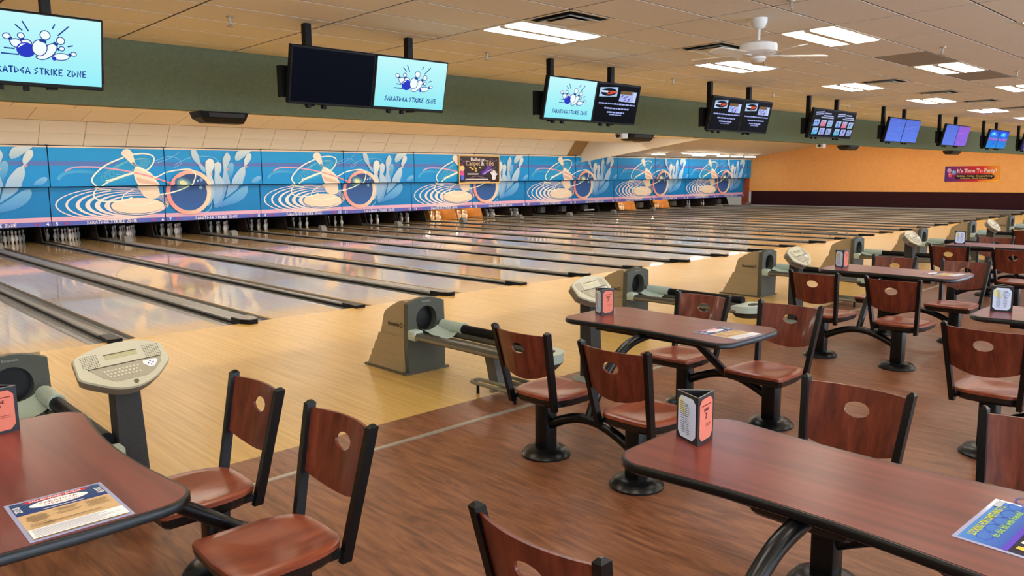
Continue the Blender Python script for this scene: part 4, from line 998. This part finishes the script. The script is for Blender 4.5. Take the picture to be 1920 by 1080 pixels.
for q, (tn, tx, ty) in enumerate(TABLES):
    t = tb if q == 0 else copy_tree(tb); t.location = (tx, ty, 0); t['label'] = TLAB[q]; t['group'] = 'fixed tables'
    for s in (-1, 1):
        for e in (1, -1):
            x, y = tx+s*.83, ty+e*.385
            if q not in (0, 5, 6) and not any(seen((x-s*dx, y+dy, z), 0) for dx in (-.28, .3) for dy in (-.24, .24) for z in (.1, .45, .9)): continue
            if q in (4, 7) and s > 0: continue
            c = chair if nch == 0 else copy_tree(chair); nch += 1
            c.location = (x, y, 0); c.rotation_euler = (0, 0, 0 if s < 0 else PI)
            c['label'] = "brown wooden swivel chair, %s of the %s, %s" % (SIDE[s], tn, 'nearer the lanes' if e > 0 else 'away from the lanes')
            c['group'] = 'swivel chairs at the fixed tables'

# ------------------------------------------------------------------ menu stands
def menu_stand(x, y, delta, label, lane='7'):
    R_ = .082; H = .19
    r = thing('menu_stand', label, 'menu stand', (x, y, TZ), group='three-sided menu stands')
    base = math.atan2(CAMP.y-y, CAMP.x-x)+math.radians(delta)      # turned as it stands on its table
    V = [Vector((R_*math.cos(base+k*2*PI/3), R_*math.sin(base+k*2*PI/3))) for k in (-1, 0, 1)]
    m = MB()
    for k in range(3):
        a, b = V[k], V[(k+1) % 3]; ia, ib = a*.88, b*.88
        m.add([(a.x,a.y,0),(b.x,b.y,0),(b.x,b.y,H),(a.x,a.y,H),(ia.x,ia.y,0),(ib.x,ib.y,0),(ib.x,ib.y,H),(ia.x,ia.y,H)], [(0,1,2,3),(7,6,5,4),(3,2,6,7),(0,4,5,1)])
    m.build('holder', mat('black_leatherette', (24, 25, 30), rough=.45), r)
    t = MB()
    for k in range(3):
        a, b = V[k]*.97, V[(k+1) % 3]*.97; t.tube([(a.x, a.y, H+.001), (b.x, b.y, H+.001)], .0022, 5)
    t.build('stitching', mat('stitch', (120, 116, 108), rough=.6), r)
    for k in (0, 1, 2):
        a, b = V[k], V[(k+1) % 3]; c = (a+b)/2; ex = (b-a).normalized(); nn = Vector((ex.y, -ex.x)); L_ = (b-a).length
        if nn.dot(c) < 0: nn = -nn
        M_ = Matrix(((ex.x, 0, nn.x, c.x), (ex.y, 0, nn.y, c.y), (0, 1, 0, 0), (0, 0, 0, 1)))
        f = Flat(.0006); w_ = L_/2-.013; y0, y1, ch = .012, H-.012, .02
        oct_ = [(-w_+ch, y0), (w_-ch, y0), (w_, y0+ch), (w_, y1-ch), (w_-ch, y1), (-w_+ch, y1), (-w_, y1-ch), (-w_, y0+ch)]
        if k == 1:
            f.poly(oct_, (214, 120, 98)); f.rect(-w_+.018, y1-.030, w_-.012, y1-.026, (110, 40, 36)); f.text('LANE', 0, y1-.052, .013, (80, 24, 30), 'CENTER', bold=.03); f.text(lane, 0, y1-.084, .026, (80, 24, 30), 'CENTER', bold=.02)
            f.line([(-.008, y1-.104), (.038, y1-.104), (.038, y1-.112), (-.008, y1-.112)], .002, (150, 70, 70), closed=True)
        else:
            f.poly(oct_, (206, 220, 244) if k == 0 else (224, 204, 180)); f.poly([(-w_+.004, y1-.02), (-w_+.026, y1-.006), (.004, y1-.075), (-w_+.004, y1-.06)], (224, 222, 160))
            rn = random.Random(int(x*10)+k)
            for cx in (-.022, .022):
                for j in range(16): l = rn.uniform(.012, .03); f.rect(cx-l/2, y0+.022+j*.0082, cx+l/2, y0+.0245+j*.0082, (84, 88, 120))
            f.ring((.026, y1-.045), .018, .022, .002, (70, 76, 120))
        f.build('insert', PRINT, r, M_, base=.0008)
menu_stand(-5.56, -6.08, -40, 'black menu stand with salmon card on the left-edge table')
menu_stand(-1.65, -6.08, -10, 'black menu stand with salmon card on the middle table, before a console')
menu_stand(-3.61, -8.17, 5.5, 'black menu stand with white menu and salmon card on the foreground table')
menu_stand(2.51, -6.09, 8, 'black menu stand on the third lane-side table')
menu_stand(.50, -8.17, 58, 'black menu stand showing a white menu on the right-edge table')
menu_stand(6.60, -6.07, 58, 'small black menu stand with white menu on the fourth lane-side table')

# ------------------------------------------------------------------ laminated flyers
def flyer(x, y, rz, label):
    r = thing('laminated_flyer', label, 'flyer', (x, y, TZ), rz, group='laminated league flyers')
    w_, h_ = .285, .352
    MB().bbox(-w_/2, w_/2, -h_/2, h_/2, .0004, .0015).build('laminate', mat('laminate_film', (168, 172, 206), rough=.12, spec=.6), r)
    f = Flat(.00012); a, b = w_/2-.012, h_/2-.012
    f.rect(-a, -b, a, b, (206, 172, 126)); f.rect(-a, b-.115, a, b, (24, 52, 116), (38, 72, 110))
    f.poly([(-a+.05, b-.022), (a-.05, b-.022), (a-.03, b-.012), (a-.05, b-.002), (-a+.05, b-.002), (-a+.03, b-.012)], (200, 44, 44))
    f.text('FALL BOWLING LEAGUES', 0, b-.018, .013, (240, 236, 236), 'CENTER', wmax=.15, bold=.03)
    f.ell((0, b-.056), .085, .030, (240, 238, 240)); f.strokes('SARATOGA', -.055, b-.055, .016, .11, (150, 40, 60)); f.strokes('STRIKE ZONE', -.045, b-.077, .015, .10, (150, 40, 60))
    for s in (-1, 1): f.text('2018', s*(a-.022), b-.06, .020, (238, 238, 238), 'CENTER', PI/2*s*-1, bold=.03)
    f.rect(-.06, b-.106, .06, b-.102, (220, 220, 230))
    rn = random.Random(3)
    for cx, top, nn in ((-.085, b-.14, 7), (0, b-.135, 3), (.0, b-.17, 2), (.085, b-.14, 6), (-.085, b-.215, 3)):
        for j in range(nn): l = rn.uniform(.04, .075); f.rect(cx-l/2, top-j*.009, cx+l/2, top-j*.009+.003, (124, 98, 70))
    f.rect(-.08, b-.228, .08, b-.224, (90, 66, 50)); f.rect(-a, -b, a, -b+.072, (240, 240, 240))
    for j in range(8): f.rect(-a+.008, -b+.008+j*.0075, a-rn.uniform(.01, .09), -b+.0098+j*.0075, (120, 124, 150))
    f.build('print', PRINT, r, UPF, base=.0016)
flyer(-5.562, -7.148, 0, 'laminated blue and tan league flyer on the left-edge table')
flyer(-1.67, -7.155, math.radians(-5.5), 'laminated blue and tan league flyer on the middle table')
flyer(2.565, -7.12, math.radians(-5.5), 'laminated league flyer on the third lane-side table')
r = thing('event_flyer', 'laminated blue and yellow event flyer on the foreground right table', 'flyer', (-3.615, -9.30, TZ), math.radians(-2))
MB().bbox(-.19, .19, -.15, .15, .0004, .0015).build('laminate', mat('laminate_film'), r)
f = Flat(.00012); f.rect(-.178, .02, .178, .138, (50, 84, 176), (70, 130, 200)); f.rect(-.178, -.138, .178, .02, (30, 26, 50))
for k in range(6): f.ring((-.12+.07*k, .085), .03, .02, .004, (50, 80, 190))
f.rect(-.178, .012, .178, .028, (90, 60, 190)); f.text('LOOKING FOR SOMETHING TO', 0, .105, .022, (196, 206, 40), 'CENTER', wmax=.28, bold=.03); f.text('do this fall with friends?', .01, .055, .022, (160, 206, 90), 'CENTER', wmax=.24, bold=.02)
for k in range(7): f.poly([(-.15+.045*k, -.03), (-.12+.045*k, -.035), (-.125+.045*k, .0), (-.145+.045*k, .002)], [(236,190,70),(240,232,220),(200,214,60)][k % 3])
f.ell((.03, -.06), .05, .03, (196, 206, 40)); f.rect(.12, .118, .178, .138, (180, 186, 196))
for k in range(5): f.ell((-.12+.06*k, -.1), .03, .012, (70, 90, 170))
f.build('print', PRINT, r, UPF, base=.0016)
